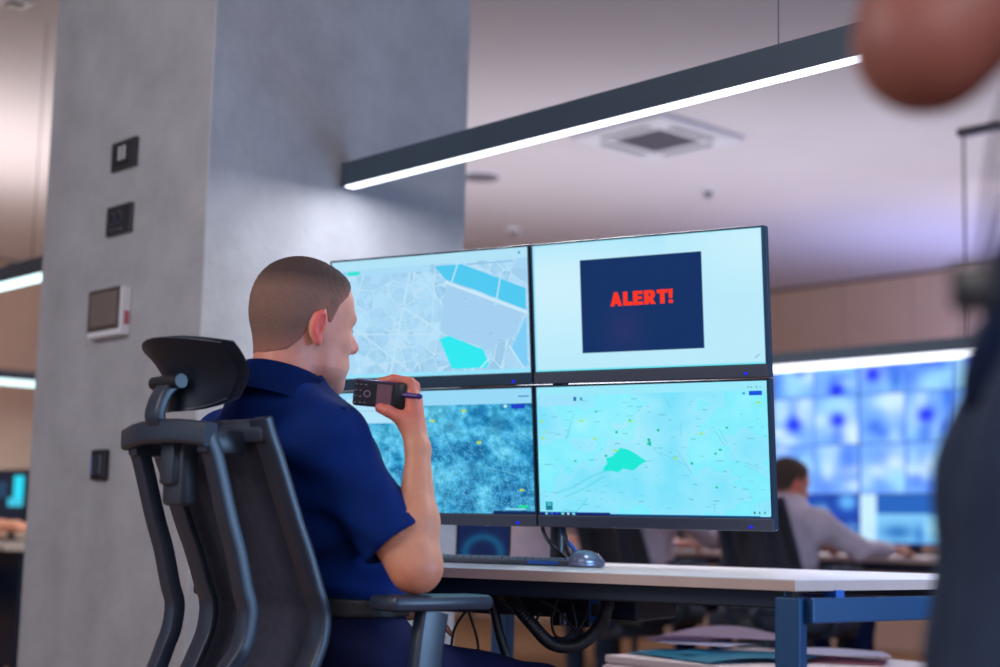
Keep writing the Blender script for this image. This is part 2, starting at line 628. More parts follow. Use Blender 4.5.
# ------------------------------------------------------------------ PENDANT LINEAR LAMPS
LH = 1.788
def linear_lamp(P, Q, lab, led, wires, power, canopy=None, lcol=(0.93, 0.95, 1.0), n=1, off=0.0, LH=1.788, drop=0.007):
    P, Q = Vector(P), Vector(Q)
    d = (Q - P).normalized(); ln = (Q - P).length
    ang = math.atan2(d.y, d.x)
    t = thing('linear_pendant_lamp', lab, 'lamp', (P.x, P.y, LH), ang)
    b = NB()
    box(b, 0, ln, -0.026, -0.020, 0.0, 0.068, .001)
    box(b, 0, ln, 0.020, 0.026, 0.0, 0.068, .001)
    box(b, 0, ln, -0.020, 0.020, 0.050, 0.066, 0)
    obj('profile', b, M['lamp_body'], t)
    obj('diffuser', box(NB(), 0.003, ln - 0.003, -0.017, 0.017, -drop, 0.006, .002), led, t)
    for e in (0, ln):
        obj('end_cap', box(NB(), e - .004, e + .004, -.027, .027, -.002, .070, .001), M['lamp_body'], t)
    for w in wires:
        b = NB(); cyl(b, (w, 0, .066), (w, 0, HC - LH - (.0 if canopy is None else .02)), .0016 if canopy is None else .006, seg=6)
        obj('suspension_wire', b, M['black'], t)
        if canopy is not None:
            obj('canopy', box(NB(), w - .02, w + .22, -.03, .03, HC - LH - .035, HC - LH - .001, .004), M['black'], t)
    for i in range(n):
        l = bpy.data.lights.new('lamp_light', 'AREA')
        l.shape = 'RECTANGLE'; l.size = (ln - off) / n * .98; l.size_y = 0.03; l.energy = power / n; l.color = lcol
        lo = bpy.data.objects.new('lamp_light', l); C.objects.link(lo)
        lo.parent = t; lo.location = (ln * (i + .5) / n + off / 2, 0, -drop - 0.003)
    return t


L1 = Vector((-0.4596, 4.346, LH))
linear_lamp(L1 - LD * 0.020, L1 - LD * 2.6, 'long grey pendant lamp with a bright light strip running out of the pillar', M['led'], (), 24, n=1, off=0.10, drop=.003)
# its suspension wires, from the lamp to the ceiling (second one is out of the frame)
lampobj = [o for o in bpy.data.objects if o.name.startswith('linear_pendant_lamp')][0]
wp = at_pl(771, 40, L1, RD)
wd = (wp - L1).dot(-LD)
for w in (wd, wd + 0.95):
    b = NB(); cyl(b, (w, 0, .066), (w, 0, HC - LH), .0014, seg=6); obj('suspension_wire', b, M['grille'], lampobj)
a = at_h(20, 280, LH)
linear_lamp(a + LD * .5, a - LD * 2.0, 'pendant lamp strip at upper left running behind the pillar', M['led_far'], (0.6, 1.9), 22, lcol=(0.8, 1, .98), drop=.022)
a = at_h(20, 381, LH)
linear_lamp(a - RD * 1.2, a + RD * 2.4, 'lower pendant lamp strip at far left in front of the panelled wall', M['led_far'], (0.2, 3.0), 26, lcol=(0.8, 1, .98), drop=.03)
L4 = at_h(967, 130, HC); L4 = at_pl(967, 351, L4, CF.cross(Vector((0, 0, 1))).cross(Vector((0, 0, 1))))
linear_lamp(L4 + LD * 3.2, L4 - LD * 0.35, 'pendant lamp strip hanging in front of the wall of surveillance screens', M['led'], (3.2,), 34, canopy=1, LH=L4.z, drop=.030)


# ------------------------------------------------------------------ THINGS ON THE PILLAR's left face (face along LD; outward is -RD)
def on_pillar(name, lab, cat, px, py):
    P = at_pl(px, py, PC, RD)
    t = thing(name, lab, cat, P, YL + PI / 2)          # local x -> LD, local y -> -RD (outward)
    return t


def rot_out(t):
    return t
# local frame: x along LD (left in the picture), y outward, z up
t = on_pillar('wall_switch', 'topmost black square switch plate on the pillar, with white symbols', 'switch', 126.5, 155)
obj('plate', box(NB(), -.073, .073, 0, .012, -.044, .044, .003), M['switch'], t)
obj('inner_frame', box(NB(), -.040, .054, .008, .014, -.028, .030, .002), M['black'], t)
for x in (-.016, .010):
    r = obj('rocker', box(NB(), x - .0115, x + .0115, .013, .017, -.020, .024, .001), M['black'], t)
    for z in (-.013, -.002, .009, .019):
        obj('symbol', box(NB(), x - .008, x + .008, .0165, .018, z - .004, z + .004, .0008), M['white_plastic'], r)
t = on_pillar('wall_socket', 'black wall socket with two round holes, below the topmost plate', 'socket', 121.5, 220)
obj('plate', box(NB(), -.073, .073, 0, .012, -.044, .044, .003), M['switch'], t)
for x in (-.004, .038):
    b = NB(); cyl(b, (x, .009, .006), (x, .014, .006), .0185, seg=20); h = obj('outlet_ring', b, M['mouse_silver'], t, 'auto')
    b = NB(); cyl(b, (x, .011, .006), (x, .0148, .006), .0155, seg=20); obj('outlet_hole', b, M['black'], h, 'auto')
obj('label_strip', box(NB(), -.026, .052, .009, .013, -.036, -.024, .001), M['chrome'], t)
t = on_pillar('wall_touch_panel', 'grey square touch screen control panel on the pillar', 'control panel', 114.5, 314)
obj('housing', box(NB(), -.098, .098, 0, .034, -.070, .070, .004), M['white_plastic'], t)
obj('glass_frame', box(NB(), -.094, .094, .033, .037, -.052, .070, .002), M['bronze'], t)
obj('display', box(NB(), -.078, .078, .036, .0385, -.040, .058, .001), M['panel_glass'], t)
obj('red_side_mark', box(NB(), -.0995, -.0975, .006, .022, -.04, .0, .0005), M['redpaper'], t)
t = on_pillar('card_reader', 'small narrow black card reader lowest on the pillar', 'card reader', 102.5, 465)
obj('housing', box(NB(), -.042, .042, 0, .018, -.044, .044, .005), M['black'], t)
obj('front_plate', box(NB(), -.024, .024, .017, .021, -.030, .030, .002), M['chrome'], t)
obj('status_bar', box(NB(), .030, .036, .015, .019, -.028, .028, .001), M['blue_box'], t)


# ------------------------------------------------------------------ SCREEN PICTURES (flat print: colours per vertex)
def canvas(w, h, rgb):
    a = np.zeros((h, w, 3), np.float32); a[:] = rgb
    return a


def grid(a):
    h, w = a.shape[:2]
    return np.meshgrid((np.arange(w) + .5) / w, (np.arange(h) + .5) / h)


def poly(a, pts, rgb, al=1.0):
    X, Y = grid(a); ins = np.zeros(X.shape, bool); n = len(pts)
    for i in range(n):
        (x0, y0), (x1, y1) = pts[i], pts[(i + 1) % n]
        c = ((y0 > Y) != (y1 > Y)) & (X < (x1 - x0) * (Y - y0) / ((y1 - y0) if y1 != y0 else 1e-9) + x0)
        ins ^= c
    a[ins] = a[ins] * (1 - al) + np.array(rgb) * al


def rect(a, x0, y0, x1, y1, rgb, al=1.0):
    h, w = a.shape[:2]
    s = a[max(0, int(round(y0 * h))):max(int(round(y0 * h)) + 1, int(round(y1 * h))), max(0, int(round(x0 * w))):max(int(round(x0 * w)) + 1, int(round(x1 * w)))]
    s[:] = s * (1 - al) + np.array(rgb) * al


def line(a, p, q, wd, rgb, al=1.0):
    X, Y = grid(a); asp = a.shape[1] / a.shape[0]
    x0, y0, x1, y1 = p[0] * asp, p[1], q[0] * asp, q[1]
    dx, dy = x1 - x0, y1 - y0
    t = np.clip(((X * asp - x0) * dx + (Y - y0) * dy) / (dx * dx + dy * dy + 1e-9), 0, 1)
    d = np.hypot(X * asp - x0 - t * dx, Y - y0 - t * dy)
    k = np.clip((wd - d) / 0.004 + .5, 0, 1)[..., None] * al
    a[:] = a * (1 - k) + np.array(rgb) * k


def fbm(w, h, base, octs, rng):
    o = np.zeros((h, w), np.float32); amp = 1.0; tot = 0
    for k in range(octs):
        n = base * 2 ** k
        gy = max(2, int(n * h / w) + 2)
        g = rng.random((gy + 1, n + 2)).astype(np.float32)
        yy = np.linspace(0, gy - 1e-3, h); xx = np.linspace(0, n - 1e-3, w)
        yi, xi = yy.astype(int), xx.astype(int)
        fy, fx = (yy - yi)[:, None], (xx - xi)[None, :]
        fy = fy * fy * (3 - 2 * fy); fx = fx * fx * (3 - 2 * fx)
        A, B = g[yi][:, xi], g[yi][:, xi + 1]; Cc, D = g[yi + 1][:, xi], g[yi + 1][:, xi + 1]
        o += amp * ((A * (1 - fx) + B * fx) * (1 - fy) + (Cc * (1 - fx) + D * fx) * fy)
        tot += amp; amp *= .6
    return o / tot


def voro(w, h, n, rng):
    X, Y = np.meshgrid((np.arange(w) + .5) / w * w / h, (np.arange(h) + .5) / h)
    p = rng.random((n, 2)) * (w / h, 1)
    d = np.stack([np.hypot(X - a, Y - b) for a, b in p])
    i = d.argmin(0); s = np.partition(d, 1, 0)
    return i, s[1] - s[0]


def screen_mesh(name, a, w, h):
    """a picture as a grid of coloured vertices, in the xz plane, top row up, facing -y"""
    H, W = a.shape[:2]
    xs = np.linspace(-w / 2, w / 2, W); zs = np.linspace(h / 2, -h / 2, H)
    X, Z = np.meshgrid(xs, zs)
    v = np.stack([X.ravel(), np.zeros(X.size), Z.ravel()], 1)
    i = np.arange(H * W).reshape(H, W)
    f = np.stack([i[:-1, :-1].ravel(), i[1:, :-1].ravel(), i[1:, 1:].ravel(), i[:-1, 1:].ravel()], 1)
    c = a.reshape(-1, 3) / 255.0
    c = np.where(c <= 0.04045, c / 12.92, ((c + .055) / 1.055) ** 2.4)
    return mesh_np(name, v, f, c, smooth=False)


def dashes(a, n, rng, cols, x0=.02, x1=.98, y0=.1, y1=.95, wl=(.008, .03), al=.7):
    for _ in range(n):
        x, y = rng.uniform(x0, x1), rng.uniform(y0, y1)
        rect(a, x, y, x + rng.uniform(*wl), y + .006, cols[rng.integers(len(cols))], al)


def pic_city():
    r = np.random.default_rng(5)
    W, H = 330, 190
    a = canvas(W, H, (168, 214, 243))
    i, e = voro(W, H, 75, r)
    tone = r.uniform(-10, 9, 75)
    a += tone[i][..., None] * np.array((1.0, .8, .5))
    i2, e2 = voro(W, H, 260, r)
    a += (r.uniform(-7, 5, 260)[i2])[..., None]
    a[e2 < .006] += 5
    a[e < .010] = (184, 223, 246)
    k = (e > .014) & (e < .024)
    a[k] -= 5
    for p, q, w in (((.02, .45), (.4, .95), .010), ((.3, .98), (.42, .1), .012), ((.05, .62), (.56, .66), .009), ((.42, .1), (.75, .75), .007), ((.18, .1), (.02, .8), .008), ((.36, .4), (.6, .68), .011), ((.55, .05), (.52, .6), .007)):
        line(a, p, q, w * .8, (188, 226, 247))
    poly(a, [(.60, .24), (.98, .50), (.93, .70), (.80, .80), (.58, .66), (.56, .62)], (164, 207, 240))
    line(a, (.60, .24), (.985, .52), .012, (202, 233, 249))
    poly(a, [(.54, .10), (.68, .10), (.985, .33), (.985, .50), (.72, .30), (.60, .22)], (78, 200, 240))
    line(a, (.66, .09), (.62, .27), .006, (190, 228, 248)); line(a, (.87, .2), (.84, .45), .006, (190, 228, 248))
    poly(a, [(.557, .70), (.603, .675), (.773, .80), (.80, .92), (.78, .95), (.616, .945)], (46, 232, 240))
    line(a, (.76, .945), (.80, .88), .006, (190, 235, 248))
    poly(a, [(.985, .55), (.985, .95), (.955, .95), (.91, .80)], (124, 205, 246))
    line(a, (.9, .78), (.97, .97), .005, (205, 235, 250))
    dashes(a, 60, r, [(140, 185, 215), (120, 175, 205)], y0=.14, wl=(.006, .018))
    rect(a, 0, 0, 1, .085, (176, 226, 246)); rect(a, 0, .085, .52, .135, (168, 218, 246))
    rect(a, .03, .10, .075, .118, (90, 190, 240)); rect(a, .085, .095, .15, .125, (40, 226, 210))
    rect(a, .70, .10, .93, .112, (140, 190, 225)); rect(a, .955, .03, .965, .05, (80, 150, 190))
    rect(a, 0, .965, 1, 1, (150, 226, 250))
    return a


def pic_alert():
    W, H = 200, 118
    a = canvas(W, H, (186, 234, 250))
    X, Y = grid(a)
    a += (np.clip(.55 - np.hypot(X - .12, Y - .35), 0, 1) * 36)[..., None] * np.array((1, .35, .1))
    a += (np.clip(.4 - np.hypot(X - 1.0, Y - .1), 0, 1) * 40)[..., None] * np.array((1, .4, .1))
    a -= (np.clip(.18 - Y, 0, 1) * 60 * (X < .6))[..., None] * np.array((1, .3, .05))
    a[0:1] = (120, 215, 235); a[-2:] = (110, 225, 240); a[:, -1:] = (120, 200, 245); a[:, :2] = (140, 222, 250)
    rect(a, .222, .145, .752, .868, (0, 44, 98))
    s = (X > .225) & (X < .75) & (Y > .15) & (Y < .865)
    g = np.clip(1 - np.hypot((X - .41) / .14, (Y - .70) / .28), 0, 1)
    a += (g * s)[..., None] * np.array((34, 2, 4))
    line(a, (.955, .95), (.975, .925), .004, (120, 190, 210))
    return a


def pic_satellite():
    r = np.random.default_rng(9)
    W, H = 340, 196
    n = fbm(W, H, 8, 5, r); n2 = fbm(W, H, 40, 3, r); n3 = fbm(W, H, 5, 3, r)
    n = (n - n.min()) / (n.max() - n.min())
    a = canvas(W, H, (0, 0, 0))
    lo, mid, hi = np.array((24, 124, 180)), np.array((64, 172, 218)), np.array((130, 222, 246))
    t = np.clip((n - .25) * 1.7, 0, 1)[..., None]
    a[:] = np.where(t < .5, lo + (mid - lo) * t * 2, mid + (hi - mid) * (t - .5) * 1.2)
    a += ((n2 - .5) * 110)[..., None]
    X, Y = grid(a)
    town = np.clip((Y - .30) * 1.6 + (.5 - abs(X - .45)) * .8, 0, 1) * (n3 > .40)
    sp = (r.random((H, W)) < .16 * town)
    a[sp] = a[sp] * .3 + np.array((150, 232, 248)) * .7
    sp = (r.random((H, W)) < .05)
    a[sp] = a[sp] * .6
    for p, q in (((.1, .3), (.4, .45)), ((.4, .45), (.5, .95)), ((.4, .45), (.75, .3)), ((.75, .3), (.98, .42)), ((.75, .3), (.9, .9)), ((.2, .9), (.6, .62)), ((.6, .62), (.95, .7)), ((.55, .2), (.62, .55)), ((.3, .2), (.2, .8))):
        m = ((p[0] + q[0]) / 2 + r.uniform(-.04, .04), (p[1] + q[1]) / 2 + r.uniform(-.05, .05))
        line(a, p, m, .004, (120, 210, 240), .5); line(a, m, q, .004, (120, 210, 240), .5)
    for c, rr in (((.47, .55), .09), ((.83, .28), .10), ((.7, .62), .07), ((.6, .3), .06)):
        g = np.clip(1 - np.hypot((X - c[0]) * 1.73, Y - c[1]) / rr, 0, 1)[..., None]
        a[:] = a * (1 - g * .6) + np.array((10, 84, 130)) * g * .6
    for x, y in ((.66, .165), (.50, .24), (.73, .42), (.93, .8)):
        rect(a, x, y, x + .02, y + .018, (190, 220, 40))
    rect(a, .92, .93, .97, .95, (20, 220, 150)); rect(a, .86, .955, .96, .965, (150, 230, 250))
    rect(a, 0, 0, 1, .125, (150, 216, 246)); rect(a, 0, .05, .36, .26, (176, 226, 250))
    rect(a, .01, .055, .06, .085, (60, 130, 250)); rect(a, .01, .155, .3, .16, (130, 190, 225))
    rect(a, .90, .128, .965, .165, (20, 60, 200)); rect(a, .865, .135, .88, .155, (200, 230, 250))
    rect(a, .935, .06, .985, .07, (70, 130, 190))
    rect(a, .80, .975, 1, 1, (10, 40, 90))
    return np.clip(a, 0, 255)


def pic_map():
    r = np.random.default_rng(21)
    W, H = 380, 216
    a = canvas(W, H, (140, 230, 252))
    n = fbm(W, H, 5, 4, r); n = (n - .5) * 2
    a += n[..., None] * np.array((40, 10, 2))
    X, Y = grid(a)
    g = np.clip(1 - np.hypot(X - .45, (Y - .35) * 1.2) / .5, 0, 1)[..., None]
    a += g * np.array((22, 4, 0))
    m = (n > .12)[..., None]
    a = np.where(m, a + np.array((-22, 4, 0)), a)
    # a river valley at lower left, faint tracks
    for p, q in (((.08, .83), (.16, .78)), ((.16, .78), (.24, .70)), ((.24, .70), (.31, .655)), ((.12, .86), (.2, .80)), ((.2, .8), (.3, .7)), ((.11, .96), (.17, .97)), ((.17, .97), (.22, .87))):
        line(a, p, q, .006, (96, 214, 226), .7)
    for p, q in (((.13, .42), (.17, .22)), ((.14, .40), (.155, .28)), ((.62, .50), (.68, .68)), ((.55, .52), (.66, .62)), ((.8, .35), (.83, .45)), ((.78, .36), (.82, .47)), ((.64, .3), (.64, .4)), ((.9, .6), (.96, .64)), ((.57, .1), (.6, .18)), ((.77, .9), (.77, .96)), ((.52, .5), (.56, .55)), ((.9, .62), (.95, .66))):
        line(a, p, q, .0022, (92, 192, 216), .6)
    dashes(a, 120, r, [(90, 170, 196), (110, 180, 200)], wl=(.006, .03), al=.55)
    for x, y in ((.27, .2), (.42, .27), (.36, .36), (.54, .35), (.83, .34), (.8, .5), (.78, .53), (.68, .6), (.78, .78), (.17, .58), (.5, .42), (.31, .54)):
        rect(a, x - .004, y - .006, x + .007, y + .009, (20, 190, 150))
    for x, y in ((.2, .27), (.02, .4), (.03, .35), (.02, .27), (.42, .28), (.72, .38), (.61, .56), (.26, .41), (.35, .5), (.96, .16)):
        rect(a, x - .004, y - .005, x + .012, y + .008, (170, 226, 70))
    poly(a, [(.30, .625), (.315, .60), (.31, .56), (.34, .545), (.375, .48), (.41, .495), (.435, .52), (.49, .585), (.465, .605), (.43, .655), (.385, .64), (.36, .67), (.33, .655), (.295, .66)], (24, 232, 214))
    poly(a, [(.49, .455), (.505, .42), (.512, .45), (.51, .475)], (20, 200, 170))
    rect(a, 0, 0, 1, .07, (152, 232, 250)); rect(a, .01, .06, .19, .155, (156, 226, 250)); rect(a, .17, .085, .185, .115, (40, 110, 170)); rect(a, .2, .09, .21, .11, (70, 150, 190))
    rect(a, .925, .075, .98, .105, (14, 80, 220)); rect(a, .90, .082, .91, .097, (60, 140, 200))
    for x in (.92, .935, .955, .97): rect(a, x, .04, x + .005, .05, (50, 130, 160))
    rect(a, .03, .90, .06, .965, (10, 120, 140)); rect(a, .035, .905, .055, .93, (60, 190, 200))
    for x in (.93, .95, .97): rect(a, x, .955, x + .006, .97, (30, 140, 130))
    rect(a, 0, .978, .32, 1, (6, 40, 120)); rect(a, .32, .985, 1, 1, (10, 90, 150))
    for i, x in enumerate((.025, .05, .075, .1, .125, .15)):
        rect(a, x, .98, x + .012, 1, ((120, 220, 240), (30, 90, 230), (20, 60, 220), (100, 230, 210), (170, 230, 250), (120, 220, 250))[i])
    rect(a, .955, .975, .995, .99, (150, 235, 250))
    return np.clip(a, 0, 255)


# ------------------------------------------------------------------ THE FOUR MONITORS
MC = Vector((0.0767, 3.363, CAM.z + 0.3274))
MYAW, MTILT = -0.5211, 0.1047
MX = Vector((math.cos(MYAW), math.sin(MYAW), 0))
MN = Vector((-math.sin(MYAW), math.cos(MYAW), 0))
MUP = Vector((0, 0, 1)) * math.cos(MTILT) - MN * math.sin(MTILT)
MW, MH = 0.545, 0.3132


def monitor(ix, iz, pic, lab, bz_mat):
    w, h = MW - .002, MH - .0015
    c = MC + MX * (ix * MW / 2) + MUP * (iz * MH / 2)
    t = thing('monitor', lab, 'monitor', c, MYAW, 'four monitors on the desk')
    t.rotation_euler = (MTILT, 0, MYAW)
    b = NB(); box(b, -w / 2, w / 2, .004, .030, -h / 2, h / 2, .003); obj('housing', b, M['bezel_dark'], t)
    sw, sh = w - .011, h - .033
    zc = h / 2 - .005 - sh / 2
    b = NB()
    box(b, -w / 2 + .001, -sw / 2, 0, .006, -h / 2 + .024, h / 2 - .001, .0008); box(b, sw / 2, w / 2 - .001, 0, .006, -h / 2 + .024, h / 2 - .001, .0008)
    box(b, -w / 2 + .001, w / 2 - .001, 0, .006, h / 2 - .005, h / 2 - .001, .0008)
    obj('thin_bezel', b, M['bezel_dark'], t)
    obj('bottom_bezel', box(NB(), -w / 2 + .001, w / 2 - .001, -.002, .006, -h / 2 + .001, -h / 2 + .0265, .0015), bz_mat, t)
    s = link('screen', screen_mesh('screen', pic, sw, sh), SCREEN, t)
    s.location = (0, .001, zc)
    obj('power_light', box(NB(), w / 2 - .052, w / 2 - .045, -.004, -.001, -h / 2 + .006, -h / 2 + .012, .001), M['blue_led'], t)
    obj('back_shell', box(NB(), -.17, .17, .03, .05, -.11, .10, .01), M['black'], t)
    obj('mount_plate', box(NB(), -.05, .05, .05, .058, -.05, .05, .002), M['steel_dark'], t)
    return t, s, (sw, sh)


monitor(-1, 1, pic_city(), 'upper left monitor showing a pale street map with a blue river', M['bezel_dark'])
tA, sA, (sw, sh) = monitor(1, 1, pic_alert(), 'upper right monitor showing a red ALERT! on a dark blue box', M['bezel'])
monitor(-1, -1, pic_satellite(), 'lower left monitor showing a blue satellite image behind the hand radio', M['bezel'])
monitor(1, -1, pic_map(), 'lower right monitor showing a turquoise relief map with a green patch', M['bezel'])
# the red word: heavy block capitals cut from flat strips
GL = {'A': (1.0, [[(0, 0), (.33, 0), (.64, 1), (.34, 1)], [(1, 0), (.67, 0), (.34, 1), (.64, 1)], [(.22, .17), (.78, .17), (.70, .38), (.30, .38)]]),
      'L': (.80, [[(0, 0), (.38, 0), (.38, 1), (0, 1)], [(0, 0), (.8, 0), (.8, .27), (0, .27)]]),
      'E': (.84, [[(0, 0), (.38, 0), (.38, 1), (0, 1)], [(0, 0), (.84, 0), (.84, .24), (0, .24)], [(0, .39), (.76, .39), (.76, .61), (0, .61)], [(0, .76), (.82, .76), (.82, 1), (0, 1)]]),
      'R': (.98, [[(0, 0), (.38, 0), (.38, 1), (0, 1)], [(0, .78), (.62, .78), (.80, .84), (.66, 1), (0, 1)], [(.54, .66), (.92, .66), (.92, .80), (.80, .95), (.66, 1), (.54, .85)], [(0, .36), (.66, .36), (.84, .45), (.92, .62), (.92, .72), (.54, .72), (.50, .56), (0, .56)], [(.30, .40), (.66, .44), (.98, 0), (.56, 0)]]),
      'T': (.90, [[(.26, 0), (.64, 0), (.64, 1), (.26, 1)], [(0, .74), (.9, .74), (.9, 1), (0, 1)]]),
      '!': (.38, [[(.06, .34), (.32, .34), (.38, 1), (0, 1)], [(.02, 0), (.36, 0), (.36, .24), (.02, .24)]])}
b = NB()
x0 = 0.0
for ch in 'ALERT!':
    w_, polys = GL[ch]
    for q_, pg in enumerate(polys):
        P_ = [(x0 + x, y) for x, y in pg]
        lo_ = [b.verts.new((x, 0.0006, y)) for x, y in P_]
        hi_ = [b.verts.new((x, -0.0002 - .00003 * q_, y)) for x, y in P_]
        b.faces.new(lo_); b.faces.new(hi_)
        for i in range(len(P_)):
            j = (i + 1) % len(P_)
            b.faces.new((lo_[i], lo_[j], hi_[j], hi_[i]))
    x0 += w_ + (.05 if ch in 'LT' else .10)
x0 -= .10
for v_ in b.verts:
    v_.co.x = (v_.co.x / x0 - .5) * .274 * sw
    v_.co.z = (v_.co.z - .5) * .108 * sh
ao = obj('alert_lettering', b, M['alert'], sA)
ao['label'] = 'red capital letters'
ao.location = ((.489 - .5) * sw, -.0010, (.5 - .462) * sh)
# ------------------------------------------------------------------ MAIN DESK (local x along the front to the right, y away)
DF = at_h(795, 580, 0.74)                     # front right corner of the top
ra = YL - (-YD)                               # the right end runs along RD
ex_, ey_ = RD.dot(DD), RD.dot(DN)
DL, DDP = 1.16, 0.95
desk = thing('control_desk', 'long pale topped control desk with dark blue steel frame under the four monitors', 'desk', (DF.x, DF.y, 0), -YD)
q = DDP / ey_
b = NB(); prism(b, [(0, 0), (q * ex_, q * ey_), (-DL, DDP), (-DL, 0)], 0.7385, 0.740); obj('top_surface', b, M['desk_top'], desk)
b = NB(); prism(b, [(0.0, 0.0), (q * ex_, q * ey_), (-DL, DDP), (-DL, 0.0)], 0.7215, 0.7385); obj('board', b, M['desk_edge'], desk)
obj('front_beam', box(NB(), -DL + .1, -.03, .035, .075, .690, .7215, .003), M['steel_dark'], desk)
obj('rear_beam', box(NB(), -DL + .1, .1, DDP - .1, DDP - .06, .690, .7215, .003), M['steel_dark'], desk)
# right end frame, runs along RD
rt = Matrix.Rotation(math.atan2(ey_, ex_), 4, 'Z')
b = NB(); box(b, .03, q - .03, -.015, .025, .668, .710, .003, rt)
obj('side_beam', b, M['steel'], desk)
for s in (.12, .55): obj('spacer', box(NB(), s - .012, s + .012, -.005, .02, .708, .7225, 0, rt), M['blue_box'], desk)
b = NB(); box(b, -.038, .006, .006, .046, 0.0, .711, .003); obj('leg', b, M['steel'], desk)
b = NB(); box(b, q - .06, q - .02, -.015, .025, 0, .668, .003, rt); obj('leg', b, M['steel'], desk)
obj('leg', box(NB(), -DL + .1, -DL + .145, .02, .06, 0, .69, .003), M['steel'], desk)
obj('leg', box(NB(), -DL + .1, -DL + .145, DDP - .1, DDP - .06, 0, .69, .003), M['steel'], desk)
obj('cable_tray', box(NB(), -1.0, -.42, .30, .50, .640, .690, .006), M['steel_dark'], desk)


def dl(x, y, z):                               # desk-local point in the room
    return Vector((DF.x, DF.y, 0)) + DD * x + DN * y + Vector((0, 0, z))


# monitor stand behind the screens
SP = MC + MN * .10
t = thing('monitor_stand', 'black double monitor stand with four arms behind the screens', 'monitor stand', (SP.x, SP.y, .741), MYAW)
obj('base', box(NB(), -.055, .055, -.02, .10, 0, .012, .004), M['black'], t)
b = NB(); cyl(b, (0, .03, .01), (0, .03, .62), .018, seg=16); obj('pole', b, M['black'], t, 'auto')
for z in (MC.z - .741 - .155, MC.z - .741 + .155):
    dy = -(z - (MC.z - .741)) * math.tan(MTILT)
    obj('cross_arm', box(NB(), -.30, .30, .012, .034, z - .018, z + .018, .004), M['black'], t)
    for x in (-.27, .27):
        b = NB(); box(b, x - .03, x + .03, dy - .044, .014, z - .03, z + .03, .003); obj('arm_head', b, M['steel_dark'], t)
# cable bundle hanging below the screens
for i, (x0, pts, lab, m_) in enumerate((
        (0, [(.02, .0, .12), (.05, -.03, .06), (.06, -.02, .02), (.10, .05, .004)], 'thick black cable beside the mouse below the screens', 'rubber'),
        (0, [(-.03, .0, .14), (.0, -.04, .07), (.03, -.03, .03), (.02, .06, .004)], 'black cable looping behind the first one below the screens', 'rubber'),
        (0, [(.06, .01, .13), (.035, -.02, .08), (.07, -.02, .03), (.08, .05, .004)], 'blue cable hanging right of the screen stand', 'blue_box'))):
    b = NB(); tube(b, pts, .0045, 8, 8)
    tag(obj('cable', b, M[m_], None, True, loc=(SP.x, SP.y, .742), rotz=MYAW), lab, 'cable', 'cables below the screens')

# keyboard
kx = at_h(559, 565.5, .742)
kw, kd = .44, .125
t = thing('keyboard', 'flat grey keyboard on the desk below the left screens', 'keyboard', (kx.x, kx.y, .741), MYAW)
b = NB(); box(b, -kw, 0, 0, kd, 0, .011, .003); obj('housing', b, M['bezel'], t)
b = NB()
for r_ in range(6):
    for c_ in range(22):
        x = -kw + .008 + c_ * (kw - .016) / 22; y = .008 + r_ * .0185
        box(b, x + .001, x + .0175, y, y + .0155, .010, .0155, 0)
tag(obj('keycaps', b, M['key'], t), kind='stuff')
obj('blue_end_strip', box(NB(), -.075, -.002, -.0015, .002, .002, .010, .0008), M['blue_box'], t)

# small tablet standing at the rear edge of the desk
tp = dl(-1.06, .80, .7415)
t = thing('tablet', 'small dark tablet standing on the desk behind the keyboard', 'tablet', tp, -.12)
t.rotation_euler = (-.12, 0, -.12)
obj('housing', box(NB(), -.068, .068, 0, .009, .002, .102, .002), M['black'], t)
a_ = canvas(40, 28, (8, 26, 70)); X_, Y_ = grid(a_)
g_ = np.exp(-((np.hypot(X_ - .5, (Y_ - .9) * .8) - .34) / .09) ** 2)[..., None]
a_ = np.clip(a_ + g_ * np.array((4, 50, 46)), 0, 255)
s_ = link('screen', screen_mesh('screen', a_, .126, .088), SCREEN, t); s_.location = (0, -.001, .053)
obj('kickstand', box(NB(), -.03, .03, .009, .045, .002, .006, .001), M['black'], t)

# mouse
mp = at_h(588, 566.5, .742)
t = thing('computer_mouse', 'silver and dark computer mouse on the desk right of the keyboard', 'mouse', (mp.x, mp.y + .02, .741), -.75)
def shell(bm, sx, sy, sz, z0, cut=None):
    t2 = bmesh.new(); bmesh.ops.create_uvsphere(t2, u_segments=24, v_segments=14, radius=1)
    for v in t2.verts:
        x, y, z = v.co
        z = max(z, -.25)
        k = 1.0 - .22 * (y > 0) * y
        v.co = Vector((x * sx * k, y * sy, z0 + (z + .25) * sz * (1.0 - .25 * y)))
    if cut:
        bmesh.ops.delete(t2, geom=[f for f in t2.faces if not cut(f.calc_center_median())], context='FACES')
    merge(bm, t2); return bm
obj('base', shell(NB(), .0312, .050, .016, 0), M['mouse_silver'], t, True)
obj('top_shell', shell(NB(), .0305, .049, .0255, .002, lambda c: c.y < .012), M['mouse_silver'], t, True)
obj('button', shell(NB(), .0305, .049, .0255, .0022, lambda c: c.y > .012 and c.x > .001), M['steel'], t, True)
obj('button', shell(NB(), .0305, .049, .0255, .0022, lambda c: c.y > .012 and c.x < -.001), M['steel'], t, True)
b = NB(); cyl(b, (-.004, .03, .021), (.004, .03, .021), .008, seg=16); obj('scroll_wheel', b, M['black'], t, 'auto')

